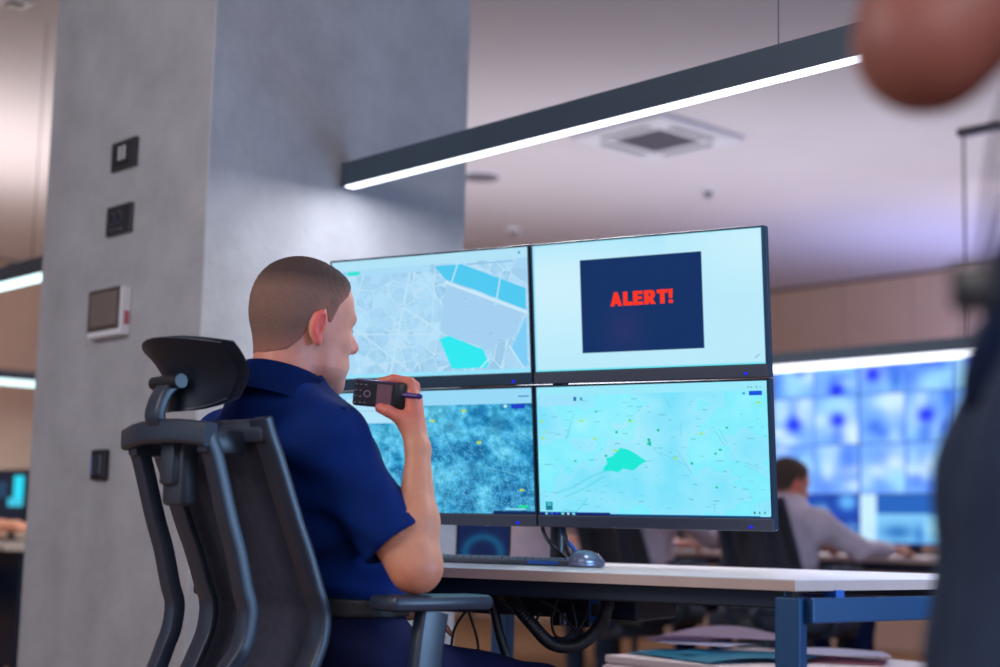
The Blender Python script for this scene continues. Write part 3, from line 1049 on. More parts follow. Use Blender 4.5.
# ------------------------------------------------------------------ UNDER THE DESK
def hose(name, pix, Y, r, lab, m_, rings=True, cat='cable', grp='cables under the desk', seg=12):
    pts = [at_y(px, py, Y if not isinstance(Y, (list, tuple)) else Y[i]) for i, (px, py) in enumerate(pix)]
    P = smooth_path(pts, 26 if rings else 7)
    n = len(P)
    b = NB(); sweep(b, P, circ(1.0, seg), scale=[r * (1.0 + (.10 * ((i % 3) == 0) if rings else 0)) for i in range(n)])
    return tag(obj(name, b, M[m_], None, True), lab, cat, grp)
hose('cable_conduit', [(503, 596), (513, 602), (530, 622), (552, 644), (578, 645), (598, 628), (607, 608), (605, 598)], [3.07, 3.02, 3.0, 3.0, 3.0, 3.0, 2.99, 3.02], .0125, 'thick black ribbed cable conduit hanging in a U under the desk', 'rubber')
hose('cable_conduit', [(489, 594), (494, 610), (500, 635), (508, 662), (516, 700)], 3.03, .009, 'blue black ribbed conduit going straight down behind the armrest', 'rubber')
for i, (pts, lab) in enumerate((
        ([(538, 600), (552, 606), (565, 618), (580, 634), (592, 628), (598, 612)], 'thin black cable sagging inside the conduit loop'),
        ([(558, 598), (552, 622), (556, 636), (566, 637), (576, 626), (572, 604)], 'thin black cable curled in a small ring under the cable tray'),
        ([(540, 612), (536, 626), (548, 636), (570, 640), (588, 636)], 'thin black cable running low across the conduit loop'),
        ([(590, 600), (586, 618), (576, 632), (580, 640)], 'thin black cable hanging down from the blue power box'),
        ([(458, 592), (466, 606), (472, 622), (478, 645), (480, 690)], 'thin black cable hanging just behind the armrest'),
        ([(478, 592), (470, 606), (458, 622), (452, 640), (448, 690)], 'thin black cable crossing down to the left behind the armrest'))):
    hose('cable', pts, 3.04 + .01 * i, .0030, lab, 'rubber', False, seg=6)
P = at_y(600, 610, 3.05)
t = thing('power_box', 'small blue box hanging under the desk at the end of the conduit', 'power box', P, -YD)
obj('housing', box(NB(), -.016, .016, -.02, .02, -.022, .030, .003), M['blue_box'], t)
obj('socket', box(NB(), -.009, .009, -.0225, -.019, -.012, .012, .001), M['black'], t)
P = at_y(574, 616, 3.12)
t = thing('power_adapter', 'grey power adapter lying among the cables in the tray', 'power adapter', P, -YD)
obj('housing', box(NB(), -.045, .045, -.02, .02, -.020, .018, .004), M['steel_dark'], t)
obj('plug', box(NB(), -.018, -.004, -.03, -.019, -.018, .008, .003), M['mouse_silver'], t)

# low cabinet right of the loop, with its papers
CB = at_y(605, 655, 4.05)
ch_ = CB.z
t = thing('low_cabinet', 'low pale drawer cabinet standing under the right part of the desk', 'cabinet', (CB.x, CB.y, 0), ROTB)
cu_, cv_ = .62, .74                             # size along RD, along -LD
obj('body', box(NB(), .004, cu_ - .004, -cv_ + .004, -.004, .02, ch_ - .018, .002), M['cabinet'], t)
obj('top_panel', box(NB(), 0, cu_, -cv_, 0, ch_ - .018, ch_, .002), M['cabinet'], t)
for i in range(3):
    z1 = ch_ - .024 - i * .148
    d_ = obj('drawer', box(NB(), -.016, .003, -cv_ + .006, -.006, z1 - .143, z1, .002), M['cabinet'], t)
    obj('handle', box(NB(), -.030, -.016, -cv_ / 2 - .08, -cv_ / 2 + .08, z1 - .05, z1 - .038, .003), M['chrome'], d_)


def sheet(name, lab, cat, px, py, sx, sy, rz, m_, z0, th=.0012, warp=.0, lift=.0, grp=None, n=14, seed=0, off=(0, 0)):
    """a slightly curved sheet of paper standing on the cabinet top, with real thickness"""
    P = at_h(px, py, ch_)
    sx, sy, z0, th, warp, lift = sx * 1.35, sy * 1.35, z0 * 1.2, th * 1.2, warp * 1.25, lift * 1.25
    bm = NB(); r = random.Random(seed)
    g = [[None] * (n + 1) for _ in range(n + 1)]
    for i in range(n + 1):
        for j in range(n + 1):
            x, y = (i / n - .5) * sx, (j / n - .5) * sy
            z = z0 + lift * (i / n) ** 2 + warp * math.sin(PI * i / n) * (0.6 + .4 * math.sin(PI * j / n + seed)) + warp * .25 * math.sin(5 * x / sx + 4 * y / sy)
            g[i][j] = bm.verts.new((x, y, max(z, z0 * .8 + .0005)))
    for i in range(n):
        for j in range(n):
            bm.faces.new((g[i][j], g[i + 1][j], g[i + 1][j + 1], g[i][j + 1]))
    bmesh.ops.solidify(bm, geom=list(bm.faces), thickness=th)
    return tag(obj(name, bm, m_, None, 'auto', loc=(P.x, P.y, ch_), rotz=rz), lab, cat, grp)
sheet('card_folder', 'teal card folder lying on the low cabinet', 'folder', 708, 658, .20, .26, YL - .2, M['folder'], .002, .004, .010, .006, seed=1)
sheet('card_folder', 'second teal card folder, partly under the blue desk leg', 'folder', 752, 659, .16, .24, YL + .35, M['folder'], .010, .004, .004, .0, seed=4)
sheet('paper_sheet', 'blue white sheet of paper between folder and top pages', 'paper', 705, 655, .12, .19, YL + .1, M['paper_white'], .026, .001, .004, .0, seed=2)
sheet('paper_stack', 'loose mauve pages bulging up on top of the teal folder', 'paper', 724, 652, .30, .24, -.25, M['paper'], .026, .006, .030, .008, seed=3)
sheet('paper_stack', 'papers with red edges right of the blue desk leg', 'paper', 832, 661, .20, .15, -.3, M['redpaper'], .002, .012, .003, seed=5)
sheet('paper_sheet', 'white page on the red edged papers right of the desk leg', 'paper', 832, 660, .21, .16, -.15, M['paper_white'], .016, .003, .004, seed=6)


# ------------------------------------------------------------------ OFFICE CHAIRS (local y = the way the sitter faces, x to the sitter's right)
CH_ROT = YL - PI / 2
BK = Vector((-0.5296, 2.6246, 0))                 # point below the middle of the backrest's top edge
CHY = -.27                                        # local y of that point
EXO = [(-.045, .968), (-.034, .945), (-.02, .915), (.01, .82), (.03, .765), (.047, .703), (.058, .668), (.052, .62), (.03, .575), (.0, .53), (-.02, .49), (.02, .455), (.10, .44)]
BRP = [(.03, .985), (.042, .955), (.06, .917), (.10, .82), (.125, .765), (.148, .706), (.163, .667), (.160, .62), (.142, .575), (.12, .53), (.11, .50)]


def make_office_chair(lab):
    t = thing('office_chair', lab, 'office chair', (0, 0, 0), 0)
    Y0 = CHY
    # backrest frame: a closed outline swept, mesh between
    side = smooth_path([(0, y + Y0, z) for y, z in BRP], 5)
    n = len(side)
    b = NB()
    W = .195
    for s in (-1, 1):
        path = [Vector((s * (W - .022), p.y, p.z)) for p in side]
        prof = rrect(.025, .009, .004, 2)
        rings = []
        for i, p in enumerate(path):
            tt = (path[min(i + 1, n - 1)] - path[max(i - 1, 0)]).normalized()
            nn = Vector((1, 0, 0)).cross(tt).normalized()
            rings.append([b.verts.new(p + Vector((1, 0, 0)) * a_ + nn * c_) for a_, c_ in prof])
        for i in range(n - 1):
            for j in range(len(prof)):
                b.faces.new((rings[i][j], rings[i][(j + 1) % len(prof)], rings[i + 1][(j + 1) % len(prof)], rings[i + 1][j]))
        b.faces.new(rings[0]); b.faces.new(list(reversed(rings[-1])))
    y, z = BRP[0]
    box(b, -W + .01, W - .01, y + Y0 - .004, y + Y0 + .018, z - .040, z - .002, .007)
    y, z = BRP[-1]
    box(b, -W + .02, W - .02, y + Y0 - .012, y + Y0 + .012, z - .01, z + .03, .007)
    obj('backrest_frame', b, M['frame_plastic'], t, 'auto')
    b = NB()
    nx = 8
    g = []
    for p in side:
        row = []
        for j in range(nx + 1):
            x = (j / nx - .5) * 2 * (W - .03)
            row.append(b.verts.new((x, p.y + .012 - .022 * (1 - (x / W) ** 2), p.z)))
        g.append(row)
    for i in range(len(g) - 1):
        for j in range(nx):
            b.faces.new((g[i][j], g[i][j + 1], g[i + 1][j + 1], g[i + 1][j]))
    bmesh.ops.solidify(b, geom=list(b.faces), thickness=.003)
    obj('backrest_mesh', b, M['mesh'], t, True)
    # outer carrying frame behind the backrest
    ex = smooth_path([(0, y + Y0, z) for y, z in EXO], 5)
    n = len(ex)
    for s in (-1, 1):
        b = NB()
        rings = []
        prof = rrect(.017, .012, .003, 2)
        for i, p in enumerate(ex):
            f = i / (n - 1)
            xx = s * (.118 - .07 * max(0, f - .62) / .38)
            P = Vector((xx, p.y, p.z))
            tt = (ex[min(i + 1, n - 1)] - ex[max(i - 1, 0)]).normalized()
            nn = Vector((1, 0, 0)).cross(tt).normalized()
            rings.append([b.verts.new(P + Vector((1, 0, 0)) * a_ + nn * c_) for a_, c_ in prof])
        for i in range(n - 1):
            for j in range(len(prof)):
                b.faces.new((rings[i][j], rings[i][(j + 1) % len(prof)], rings[i + 1][(j + 1) % len(prof)], rings[i + 1][j]))
        b.faces.new(rings[0]); b.faces.new(list(reversed(rings[-1])))
        obj('carrying_arm', b, M['frame_plastic'], t, 'auto')
    b = NB()
    sweep(b, smooth_path([(-.136, Y0 - .040, .955), (-.07, Y0 - .052, .962), (0, Y0 - .056, .964), (.07, Y0 - .052, .962), (.136, Y0 - .040, .955)], 5), rrect(.014, .020, .007, 3), upv=(0, 0, 1))
    for s in (-1, 1):
        box(b, s * .115 - .016, s * .115 + .016, Y0 - .045, Y0 + .035, .925, .965, .006)
    obj('top_crossbar', b, M['frame_plastic'], t, 'auto')
    # height block and lumbar rail in the middle
    b = NB(); box(b, -.032, .032, Y0 - .03, Y0 + .005, .84, .955, .008); box(b, -.022, .022, Y0 - .042, Y0 - .02, .875, .95, .005)
    obj('headrest_slider', b, M['dark_plastic'], t, 'auto')
    # headrest neck
    b = NB()
    path = smooth_path([(0, Y0 - .045, .955), (0, Y0 - .066, .985), (0, Y0 - .064, 1.008), (0, Y0 - .054, 1.030), (0, Y0 - .040, 1.043)], 6)
    prof = rrect(.021, .010, .005, 3)
    rings = []
    n = len(path)
    for i, p in enumerate(path):
        tt = (path[min(i + 1, n - 1)] - path[max(i - 1, 0)]).normalized()
        nn = Vector((1, 0, 0)).cross(tt).normalized()
        rings.append([b.verts.new(p + Vector((1, 0, 0)) * a_ + nn * c_) for a_, c_ in prof])
    for i in range(n - 1):
        for j in range(len(prof)):
            b.faces.new((rings[i][j], rings[i][(j + 1) % len(prof)], rings[i + 1][(j + 1) % len(prof)], rings[i + 1][j]))
    b.faces.new(rings[0]); b.faces.new(list(reversed(rings[-1])))
    nk = obj('headrest_neck', b, M['frame_plastic'], t, 'auto')
    b = NB(); cyl(b, (-.045, Y0 - .046, 1.048), (.045, Y0 - .046, 1.048), .012, seg=16); box(b, -.03, .03, Y0 - .046, Y0 - .016, 1.038, 1.060, .004)
    obj('tilt_hinge', b, M['black'], nk, 'auto')
    # headrest: curved shell, hollow towards the back, wraps forward at its ends
    def hr(off, th, W_, z0, z1, m_, nm):
        b = NB(); nu, nv = 18, 10
        g = []
        for i in range(nu + 1):
            u_ = i / nu * 2 - 1
            row = []
            for j in range(nv + 1):
                v_ = j / nv
                # superellipse outline: narrower towards the bottom
                wv = W_ * (1 - .30 * (1 - v_) ** 1.6)
                x = u_ * wv
                z = z0 + (z1 - z0) * v_ - .012 * u_ * u_ * v_ + .022 * (abs(u_) ** 3) * (1 - v_)
                y = Y0 - .030 + off + .052 * (u_ ** 2) - .055 * (v_ - .35) ** 2 * (1 if v_ > .35 else .6) - .040 * max(0, v_ - .45)
                row.append(b.verts.new((x, y, z)))
            g.append(row)
        for i in range(nu):
            for j in range(nv):
                b.faces.new((g[i][j], g[i + 1][j], g[i + 1][j + 1], g[i][j + 1]))
        bmesh.ops.solidify(b, geom=list(b.faces), thickness=th)
        o = obj(nm, b, m_, t, True)
        return o
    h1 = hr(.0, .010, .128, .998, 1.122, M['frame_plastic'], 'headrest_shell')
    h2 = hr(.022, .020, .130, 1.001, 1.126, M['cushion'], 'headrest_pad')
    for o in (h1, h2):
        mo = o.modifiers.new('bevel', 'BEVEL'); mo.width = .004; mo.segments = 2; mo.limit_method = 'ANGLE'
    # seat
    b = NB(); box(b, -.245, .245, -.22, .26, .42, .49, .03); obj('seat_cushion', b, M['cushion'], t, 'auto')
    b = NB(); box(b, -.23, .23, -.20, .24, .395, .425, .01); obj('seat_shell', b, M['black'], t, 'auto')
    b = NB(); box(b, -.09, .09, -.20, .12, .335, .40, .015); box(b, -.05, .05, Y0 + .02, -.10, .38, .47, .012); obj('tilt_mechanism', b, M['dark_plastic'], t, 'auto')
    # armrests
    for s in (-1, 1):
        b = NB()
        path = smooth_path([(s * .22, .02, .41), (s * .268, .02, .42), (s * .288, .022, .47), (s * .285, .035, .60), (s * .280, .05, .672)], 5)
        sweep(b, path, rrect(.030, .014, .008, 3), upv=(1, 0, 0))
        a_ = obj('armrest_post', b, M['frame_plastic'], t, 'auto')
        b = NB(); box(b, -.038, .038, -.110, .110, 0, .026, .010)
        pad = obj('armrest_pad', b, M['frame_plastic'], t, 'auto')
        pad.location = (s * .28, .050, .674)
    # gas lift, star base, castors
    b = NB(); cyl(b, (0, 0, .10), (0, 0, .25), .028, seg=18); cyl(b, (0, 0, .25), (0, 0, .345), .016, seg=14); obj('gas_lift', b, M['black'], t, 'auto')
    b = NB(); cyl(b, (0, 0, .07), (0, 0, .125), .045, .035, seg=20); obj('hub', b, M['black'], t, 'auto')
    for i in range(5):
        a_ = i * 2 * PI / 5 + .3
        c_, s_ = math.cos(a_), math.sin(a_)
        b = NB(); sweep(b, [(c_ * .03, s_ * .03, .10), (c_ * .17, s_ * .17, .088), (c_ * .30, s_ * .30, .068)], rrect(.020, .012, .006, 2), scale=[1, .9, .7]); l = obj('base_leg', b, M['dark_plastic'], t, 'auto')
        b = NB(); px_, py_ = c_ * .29, s_ * .29
        for q_ in (-1, 1):
            cyl(b, (px_ - s_ * .012 * q_, py_ + c_ * .012 * q_, .028), (px_ - s_ * .026 * q_, py_ + c_ * .026 * q_, .028), .028, seg=16)
        cyl(b, (px_, py_, .028), (px_, py_, .068), .007, seg=8)
        obj('castor', b, M['black'], l, 'auto')
    return t


chair = make_office_chair('black office chair with curved headrest and mesh back under the man with the radio')
cs = BK - RD * CHY
chair.location = (cs.x, cs.y, 0)
chair.rotation_euler = (0, 0, CH_ROT)
# ------------------------------------------------------------------ PEOPLE
HEAD = [('e', (0, -.003, .040), (.0755, .0945, .083)), ('e', (0, -.034, .008), (.064, .054, .060)), ('e', (0, .034, -.018), (.062, .062, .085)), ('e', (0, .042, -.072), (.053, .053, .038)),
        ('e', (0, .043, .048), (.060, .039, .045))]
FACE = [('e', (0, .082, .026), (.048, .014, .010)), ('e', (.030, .066, -.020), (.026, .022, .022)), ('e', (-.030, .066, -.020), (.026, .022, .022)),
        ('e', (0, .082, -.096), (.024, .020, .020)), ('e', (0, .085, -.058), (.028, .016, .020))]
NOSE = [('c', (0, .088, .018), (0, .114, -.020), .0085, .0125), ('c', (.010, .100, -.026), (-.010, .100, -.026), .010, .010)]
LIPS = [('c', (.018, .090, -.052), (-.018, .090, -.052), .0065, .0065), ('c', (.014, .091, -.064), (-.014, .091, -.064), .0075, .0075)]


def rot_xyz(ax, ay, az):
    m = Matrix.Rotation(az, 3, 'Z') @ Matrix.Rotation(ay, 3, 'Y') @ Matrix.Rotation(ax, 3, 'X')
    return [list(r) for r in m.transposed()]


def ear(P, s):
    R = rot_xyz(math.radians(-12), math.radians(8 * s), math.radians(-24 * s))
    c = (s * .079, -.010, -.002)
    d = d_ell(P, c, (.0080, .0140, .0285), R)
    d = smin(d, d_ell(P, (s * .075, -.004, -.030), (.0065, .0085, .010)), .008)
    cut = d_ell(P, (s * .087, -.006, .001), (.0055, .0075, .0190), R)
    d = np.maximum(d, -cut)
    return smin(d, d_ell(P, (s * .077, -.004, -.002), (.006, .007, .010)), .004)


def head_sdf(P, neck):
    d = ev(HEAD, P, .03)
    d = smin(d, ev(FACE, P, .014), .016)
    for s in (-1, 1):
        d = np.maximum(d, -(smin(d_ell(P, (s * .031, .100, .004), (.018, .016, .011)), np.float32(9), .01)))
    d = smin(d, ev(NOSE, P, .008), .008)
    d = smin(d, ev(LIPS, P, .003), .005)
    for s in (-1, 1):
        d = smin(d, ear(P, s), .005)
    d = smin(d, ev(neck, P, .03), .022)
    return d


HY = [-.14, -.075, -.050, -.030, -.012, .006, .014, .022, .034, .050, .066, .082, .096, .13]
HZ = [-.062, -.060, -.052, -.030, .010, .030, .006, .008, .042, .058, .080, .104, .120, .16]


def head_meshes(neck, res, hair_top=(88, 66, 58), hair_side=(128, 94, 80), skin=(204, 138, 118), top=.009):
    lo, hi = (-.105, -.135, -.20), (.105, .145, .155)
    v, f = nets(lambda P: head_sdf(P, neck), lo, hi, res)
    v = relax(v, f, 1, .4)
    base = np.array(lin(skin))
    c = np.tile(base, (len(v), 1))
    def mix(w, rgb):
        nonlocal c
        w = np.clip(w, 0, 1)[:, None]
        c = c * (1 - w) + np.array(lin(rgb)) * w
    X, Y, Z = v[:, 0], v[:, 1], v[:, 2]
    mix((np.abs(X) - .0765) / .004 * (np.abs(Y + .01) < .03) * (np.abs(Z) < .045), (222, 96, 88))
    mix((-Z - .03) / .05 * (Y < .03) * .5, (190, 104, 88))
    mix(1.2 - np.hypot(X / .02, (Z + .058) / .012) if False else (np.abs(Z + .058) < .013) * (np.abs(X) < .022) * (Y > .085) * .6, (176, 92, 88))
    mix(((Z < -.045) & (Y > .0)) * .28 * (np.abs(Z + .058) > .013), (136, 98, 92))
    mix((np.abs(Z - .026 - .002) < .006) * (np.abs(np.abs(X) - .030) < .018) * (Y > .06) * .8, (104, 70, 56))
    mix((Y > .10) * .3, (210, 104, 96))
    # hair: the head surface grown by the hair's length inside the hair line
    def hs(P):
        zb = np.interp(P[1], HY, HZ).astype(np.float32)
        t = .0012 + (top - .0012) * np.clip((P[2] - .03) / .075, 0, 1) + .0011 * np.sin(P[0] * 520 + 40 * P[1]) * np.sin(P[1] * 430 + P[2] * 300) * np.clip((P[2] - .02) / .06, 0, 1)
        d = ev(HEAD, P, .03)
        d = smin(d, ev(neck, P, .03), .022) - t
        inn = np.float32(.010)
        return np.maximum(np.maximum(d, -(d + inn)), (zb - P[2]) * .75)
    hv, hf = nets(hs, lo, hi, res)
    hv = relax(hv, hf, 1, .4)
    zb = np.interp(hv[:, 1], HY, HZ)
    w = np.clip((hv[:, 2] - zb) / .035, 0, 1)[:, None]; w2 = np.clip((hv[:, 2] - .055) / .035, 0, 1)[:, None]
    hc = np.array(lin((150, 98, 84))) * (1 - w) + np.array(lin(hair_side)) * w
    hc = hc * (1 - w2) + np.array(lin(hair_top)) * w2
    return v, f, c, hv, hf, hc


def place_head(v, org, az, pitch, roll=0.0):
    """head coords (x right, y forward, z up) -> figure coords"""
    m = np.array(Matrix.Rotation(az, 3, 'Z') @ Matrix.Rotation(pitch, 3, 'X') @ Matrix.Rotation(roll, 3, 'Y'))
    return v @ m.T + np.array(org)


def inv_head(pt, org, az, pitch, roll=0.0):
    m = np.array(Matrix.Rotation(az, 3, 'Z') @ Matrix.Rotation(pitch, 3, 'X') @ Matrix.Rotation(roll, 3, 'Y'))
    return tuple((np.array(pt) - np.array(org)) @ m)


def join_np(parts):
    V, F_, Cc, o = [], [], [], 0
    for v, f, c in parts:
        V.append(v); F_.append(f + o); Cc.append(c); o += len(v)
    return np.concatenate(V), np.concatenate(F_), np.concatenate(Cc)


def solid(v, rgb):
    return np.tile(np.array(lin(rgb)), (len(v), 1))


def eyes(parent, org, az, pitch, roll=0.0):
    for s in (-1, 1):
        b = NB(); bmesh.ops.create_uvsphere(b, u_segments=16, v_segments=12, radius=.0118)
        e = obj('eye', b, M['eye_white'], parent, True)
        e.location = place_head(np.array([[s * .030, .0790, .005]]), org, az, pitch, roll)[0]
        b = NB(); cyl(b, (0, .0104, 0), (0, .0121, 0), .0052, .0045, 14)
        i = obj('iris', b, M['eye_iris'], e, True); i.rotation_euler = (pitch, 0, az)


M['eye_white'] = mat('eye_white', (225, 215, 210), 0.2, vary=0)
M['eye_iris'] = mat('eye_iris', (50, 60, 80), 0.2, vary=0)


def hand_prims(w, fwd, side, up, L=.18, curl=.35, r=.0085):
    """relaxed hand: wrist w, pointing fwd, thumb towards side"""
    w, fwd, side, up = (np.array(q, float) for q in (w, fwd, side, up))
    fwd /= np.linalg.norm(fwd)
    palm, fing = [], []
    for i in range(4):
        o = (1.5 - i) * .019
        k = w + fwd * .085 + side * o
        palm.append(('c', w + side * o * .5, k, .017, .0115))
        l = (.040, .045, .041, .032)[i]
        p1 = k + fwd * l * math.cos(curl) - up * l * math.sin(curl)
        p2 = p1 + fwd * l * .7 * math.cos(curl * 2.2) - up * l * .7 * math.sin(curl * 2.2)
        fing += [('c', k, p1, r, r * .95), ('c', p1, p2, r * .95, r * .8)]
    t0 = w + side * .018 + fwd * .02; t1 = t0 + side * .028 + fwd * .030 - up * .008; t2 = t1 + fwd * .045 + side * .006 - up * .006
    fing += [('c', t0, t1, .014, .012), ('c', t1, t2, .012, .009)]
    return palm, fing


def figure(lab, loc, rot, J, res=.010, skin=(200, 132, 112), shirt=None, trousers=None, hair=(70, 50, 42), long_sleeve=True, head=True, torso_k=1.0, group=None, slv=.62, arm_k=1.0):
    """J: joints in figure coords: pelvis, chest, neck, head(org,az,pitch), shoulder, elbow, wrist, hip, knee, ankle (pairs), hand dirs"""
    t = thing('person', lab, 'person', loc, rot, group)
    A = lambda k: np.array(J[k], float)
    pv, cst, nk = A('pelvis'), A('chest'), A('neck')
    sh, el, wr, hp, kn, an = (J[k] for k in ('shoulder', 'elbow', 'wrist', 'hip', 'knee', 'ankle'))
    yaw = J.get('yaw', 0)
    R = rot_xyz(0, 0, yaw)
    tor = [('e', tuple(cst), (.165 * torso_k, .110 * torso_k, .18), R), ('e', tuple((pv * .55 + cst * .45)), (.150 * torso_k, .115 * torso_k, .15), R), ('e', tuple(pv), (.170 * torso_k, .130 * torso_k, .12), R),
           ('c', sh[0], sh[1], .056, .056), ('c', tuple(nk - np.array((0, 0, .05))), tuple(nk), .075, .058)]
    arms, legs, palm, fing, feet = [], [], [], [], []
    for i in (0, 1):
        arms += [('c', sh[i], el[i], .048 * arm_k, .038 * arm_k), ('c', el[i], wr[i], .037 * arm_k, .024 * arm_k)]
        legs += [('c', hp[i], kn[i], .082, .056), ('c', kn[i], an[i], .055, .036)]
        fd = np.array(J.get('foot', (0, 1, 0)), float); a = np.array(an[i], float)
        feet += [('c', a - (0, 0, .04), a + fd * .14 - (0, 0, .055), .036, .028), ('c', a - (0, 0, .055) - fd * .04, a - (0, 0, .03), .034, .036)]
        d = np.array(wr[i], float) - np.array(el[i], float) if 'hdir' not in J else np.array(J['hdir'][i], float)
        d = d / np.linalg.norm(d)
        upv = np.array(J.get('hup', ((0, 0, 1), (0, 0, 1)))[i], float)
        sd = np.cross(d, upv) * (1 if i == 0 else -1); sd /= np.linalg.norm(sd)
        sd = sd * -1 if J.get('thumb_flip') else sd
        p_, f_ = hand_prims(wr[i], d, sd, np.cross(sd, d) if i == 0 else -np.cross(sd, d))
        palm += p_; fing += f_
    allp = np.array([q for k in ('shoulder', 'elbow', 'wrist', 'hip', 'knee', 'ankle') for q in J[k]] + [J['pelvis'], J['chest'], J['neck']])
    lo, hi = allp.min(0) - .24, allp.max(0) + .24
    lo[2] = max(lo[2], -.01)

    def body(P):
        d = ev(tor, P, .05)
        d = smin(d, ev(arms, P, .02), .03)
        d = smin(d, ev(legs, P, .03), .04)
        return np.minimum(d, ev(feet, P, .02))
    v, f = nets(body, lo, hi, res)
    parts = [(v, f, solid(v, skin))]
    hl, hh = np.array(wr).min(0) - .2, np.array(wr).max(0) + .2
    for i in (0, 1):
        pr, fr = palm[i * 4:i * 4 + 4], fing[i * 10:i * 10 + 10]
        fore = [('c', tuple(np.array(el[i]) * .5 + np.array(wr[i]) * .5), wr[i], .031, .023)]
        v, f = nets(lambda P: smin(smin(ev(pr, P, .014), ev(fore, P, .01), .02), ev(fr, P, .004), .007), np.array(wr[i]) - .20, np.array(wr[i]) + .20, min(res, .006))
        parts.append((v, f, solid(v, skin)))
    if head:
        ho, az, pt = J['head']
        nkp = [('c', inv_head(tuple(nk - np.array((0, 0, .03))), ho, az, pt), (0, -.030, -.045), .060, .058)]
        hv, hf, hc, rv, rf, rc = head_meshes(nkp, min(res, .005), hair, hair, skin)
        parts.append((place_head(hv, ho, az, pt), hf, hc))
    v, f, c = join_np(parts)
    link('body', mesh_np('body', v, f, c), SKIN, t)
    if head:
        link('hair', mesh_np('hair', place_head(rv, ho, az, pt), rf, rc), HAIR, t)
        eyes(t, ho, az, pt)
    # shirt
    sl = []
    for i in (0, 1):
        s_, e_, w_ = (np.array(q, float) for q in (sh[i], el[i], wr[i]))
        if long_sleeve:
            sl += [('c', s_, e_, .062, .052), ('c', e_, w_ * .93 + e_ * .07, .050, .034)]
        else:
            sl += [('c', s_, s_ * (1 - slv) + e_ * slv, .066, .064)]
    pz = pv[2]

    def shirtf(P):
        d = ev(tor, P, .05, .014)
        d = smin(d, ev(sl, P, .02), .035)
        d = d + .004 * np.sin(P[2] * 55 + P[0] * 23) * np.sin(P[1] * 37 + P[0] * 31)
        d = np.maximum(d, (pz - .02) - P[2])
        nd = d_cap(P, nk + np.array((0, 0, -.01)), nk + np.array((0, 0, .2)), .060, .060)
        return np.maximum(d, -nd)
    v, f = nets(shirtf, lo, hi, res)
    v = relax(v, f, 1, .4)
    s_ = link('shirt', mesh_np('shirt', v, f), shirt, t)
    # collar
    b = NB()
    prof = rrect(.004, .022, .003, 2)
    sweep(b, [tuple(nk + np.array((.066 * math.cos(a), .070 * math.sin(a), .0))) for a in np.linspace(-PI * 1.40, PI * .40, 24)], prof, upv=(0, 0, 1))
    obj('collar', b, shirt, s_, 'auto')

    def tf(P):
        d = ev([('e', tuple(pv), (.170 * torso_k, .130 * torso_k, .12), R)] + [('e', tuple(pv * .75 + cst * .25), (.150 * torso_k, .115 * torso_k, .10), R)], P, .05, .010)
        d = smin(d, ev(legs, P, .03, .014), .04)
        d = d + .003 * np.sin(P[2] * 45 + P[1] * 33)
        d = np.maximum(d, P[2] - (pz + .05))
        return np.maximum(d, .07 - P[2])
    v, f = nets(tf, lo, hi, res)
    v = relax(v, f, 1, .4)
    link('trousers', mesh_np('trousers', v, f), trousers, t)
    v, f = nets(lambda P: np.maximum(ev(feet, P, .02, .008), .004 - P[2]), lo, np.array((hi[0], hi[1], .25)), min(res, .008))
    link('shoes', mesh_np('shoes', v, f), M['black'], t)
    return t


# ---- the man at the desk
MO = Vector((cs.x, cs.y, 0))
Mi = Matrix.Rotation(-CH_ROT, 3, 'Z')
def toL(P): return tuple(Mi @ (Vector(P) - MO))
def pl(px, py, Y): return toL(at_y(px, py, Y))

man = thing('person', 'man in navy polo shirt holding a hand radio to his mouth, seated at the monitors', 'person', MO, CH_ROT)
HO = pl(300.5, 327, 2.76)
HAZ = -(math.radians(52.6)) - CH_ROT       # world azimuth of the face, in the man's frame
HPT = math.radians(-4)
HRL = math.radians(2)
nb = (HO[0], HO[1] - .040, HO[2] - .19)
neck = [('c', inv_head(nb, HO, HAZ, HPT, HRL), (0, -.026, -.045), .060, .055), ('e', inv_head((nb[0], nb[1] + .03, nb[2] - .015), HO, HAZ, HPT, HRL), (.065, .055, .045))]
hv, hf, hc, rv, rf, rc = head_meshes(neck, .0026, hair_top=(70, 50, 46), hair_side=(122, 90, 78), top=.006)
parts = [(place_head(hv, HO, HAZ, HPT, HRL), hf, hc)]
SR, SL = (.138, -.072, .948), (-.160, -.085, .948)
EL_ = pl(416, 567, 2.600)
WRp = pl(418, 449, 2.655)
HD = 2.655
def hp_(x, y, d): return pl(x, y, HD + d)
fore = [('c', SR, EL_, .045, .042), ('c', EL_, tuple(np.array(EL_) * .62 + np.array(WRp) * .38), .041, .036), ('c', tuple(np.array(EL_) * .62 + np.array(WRp) * .38), WRp, .035, .0200)]
palm = [('c', WRp, hp_(412, 398, .010), .015, .014), ('c', WRp, hp_(415, 402, .028), .015, .014), ('c', WRp, hp_(415, 409, .044), .014, .013), ('c', WRp, hp_(412, 417, .056), .013, .012), ('c', WRp, hp_(404, 420, .004), .016, .015)]
fingers = [
    [hp_(412, 396, .010), hp_(410, 383, .010), hp_(394, 379, .013), hp_(381, 382, .020)],
    [hp_(415, 400, .028), hp_(414, 386, .034), hp_(397, 381, .040), hp_(384, 386, .040)],
    [hp_(415, 407, .044), hp_(412, 394, .052), hp_(395, 391, .054), hp_(385, 397, .046)],
    [hp_(412, 415, .056), hp_(408, 404, .062), hp_(395, 403, .058), hp_(387, 407, .048)],
    [hp_(409, 426, .004), hp_(399, 417, -.003), hp_(388, 411, -.004), hp_(380, 408, .002)]]
frad = [(.0105, .0100, .0088, .0080), (.0105, .0100, .0088, .0080), (.0100, .0095, .0085, .0076), (.0095, .0086, .0076, .0070), (.0150, .0118, .0105, .0092)]


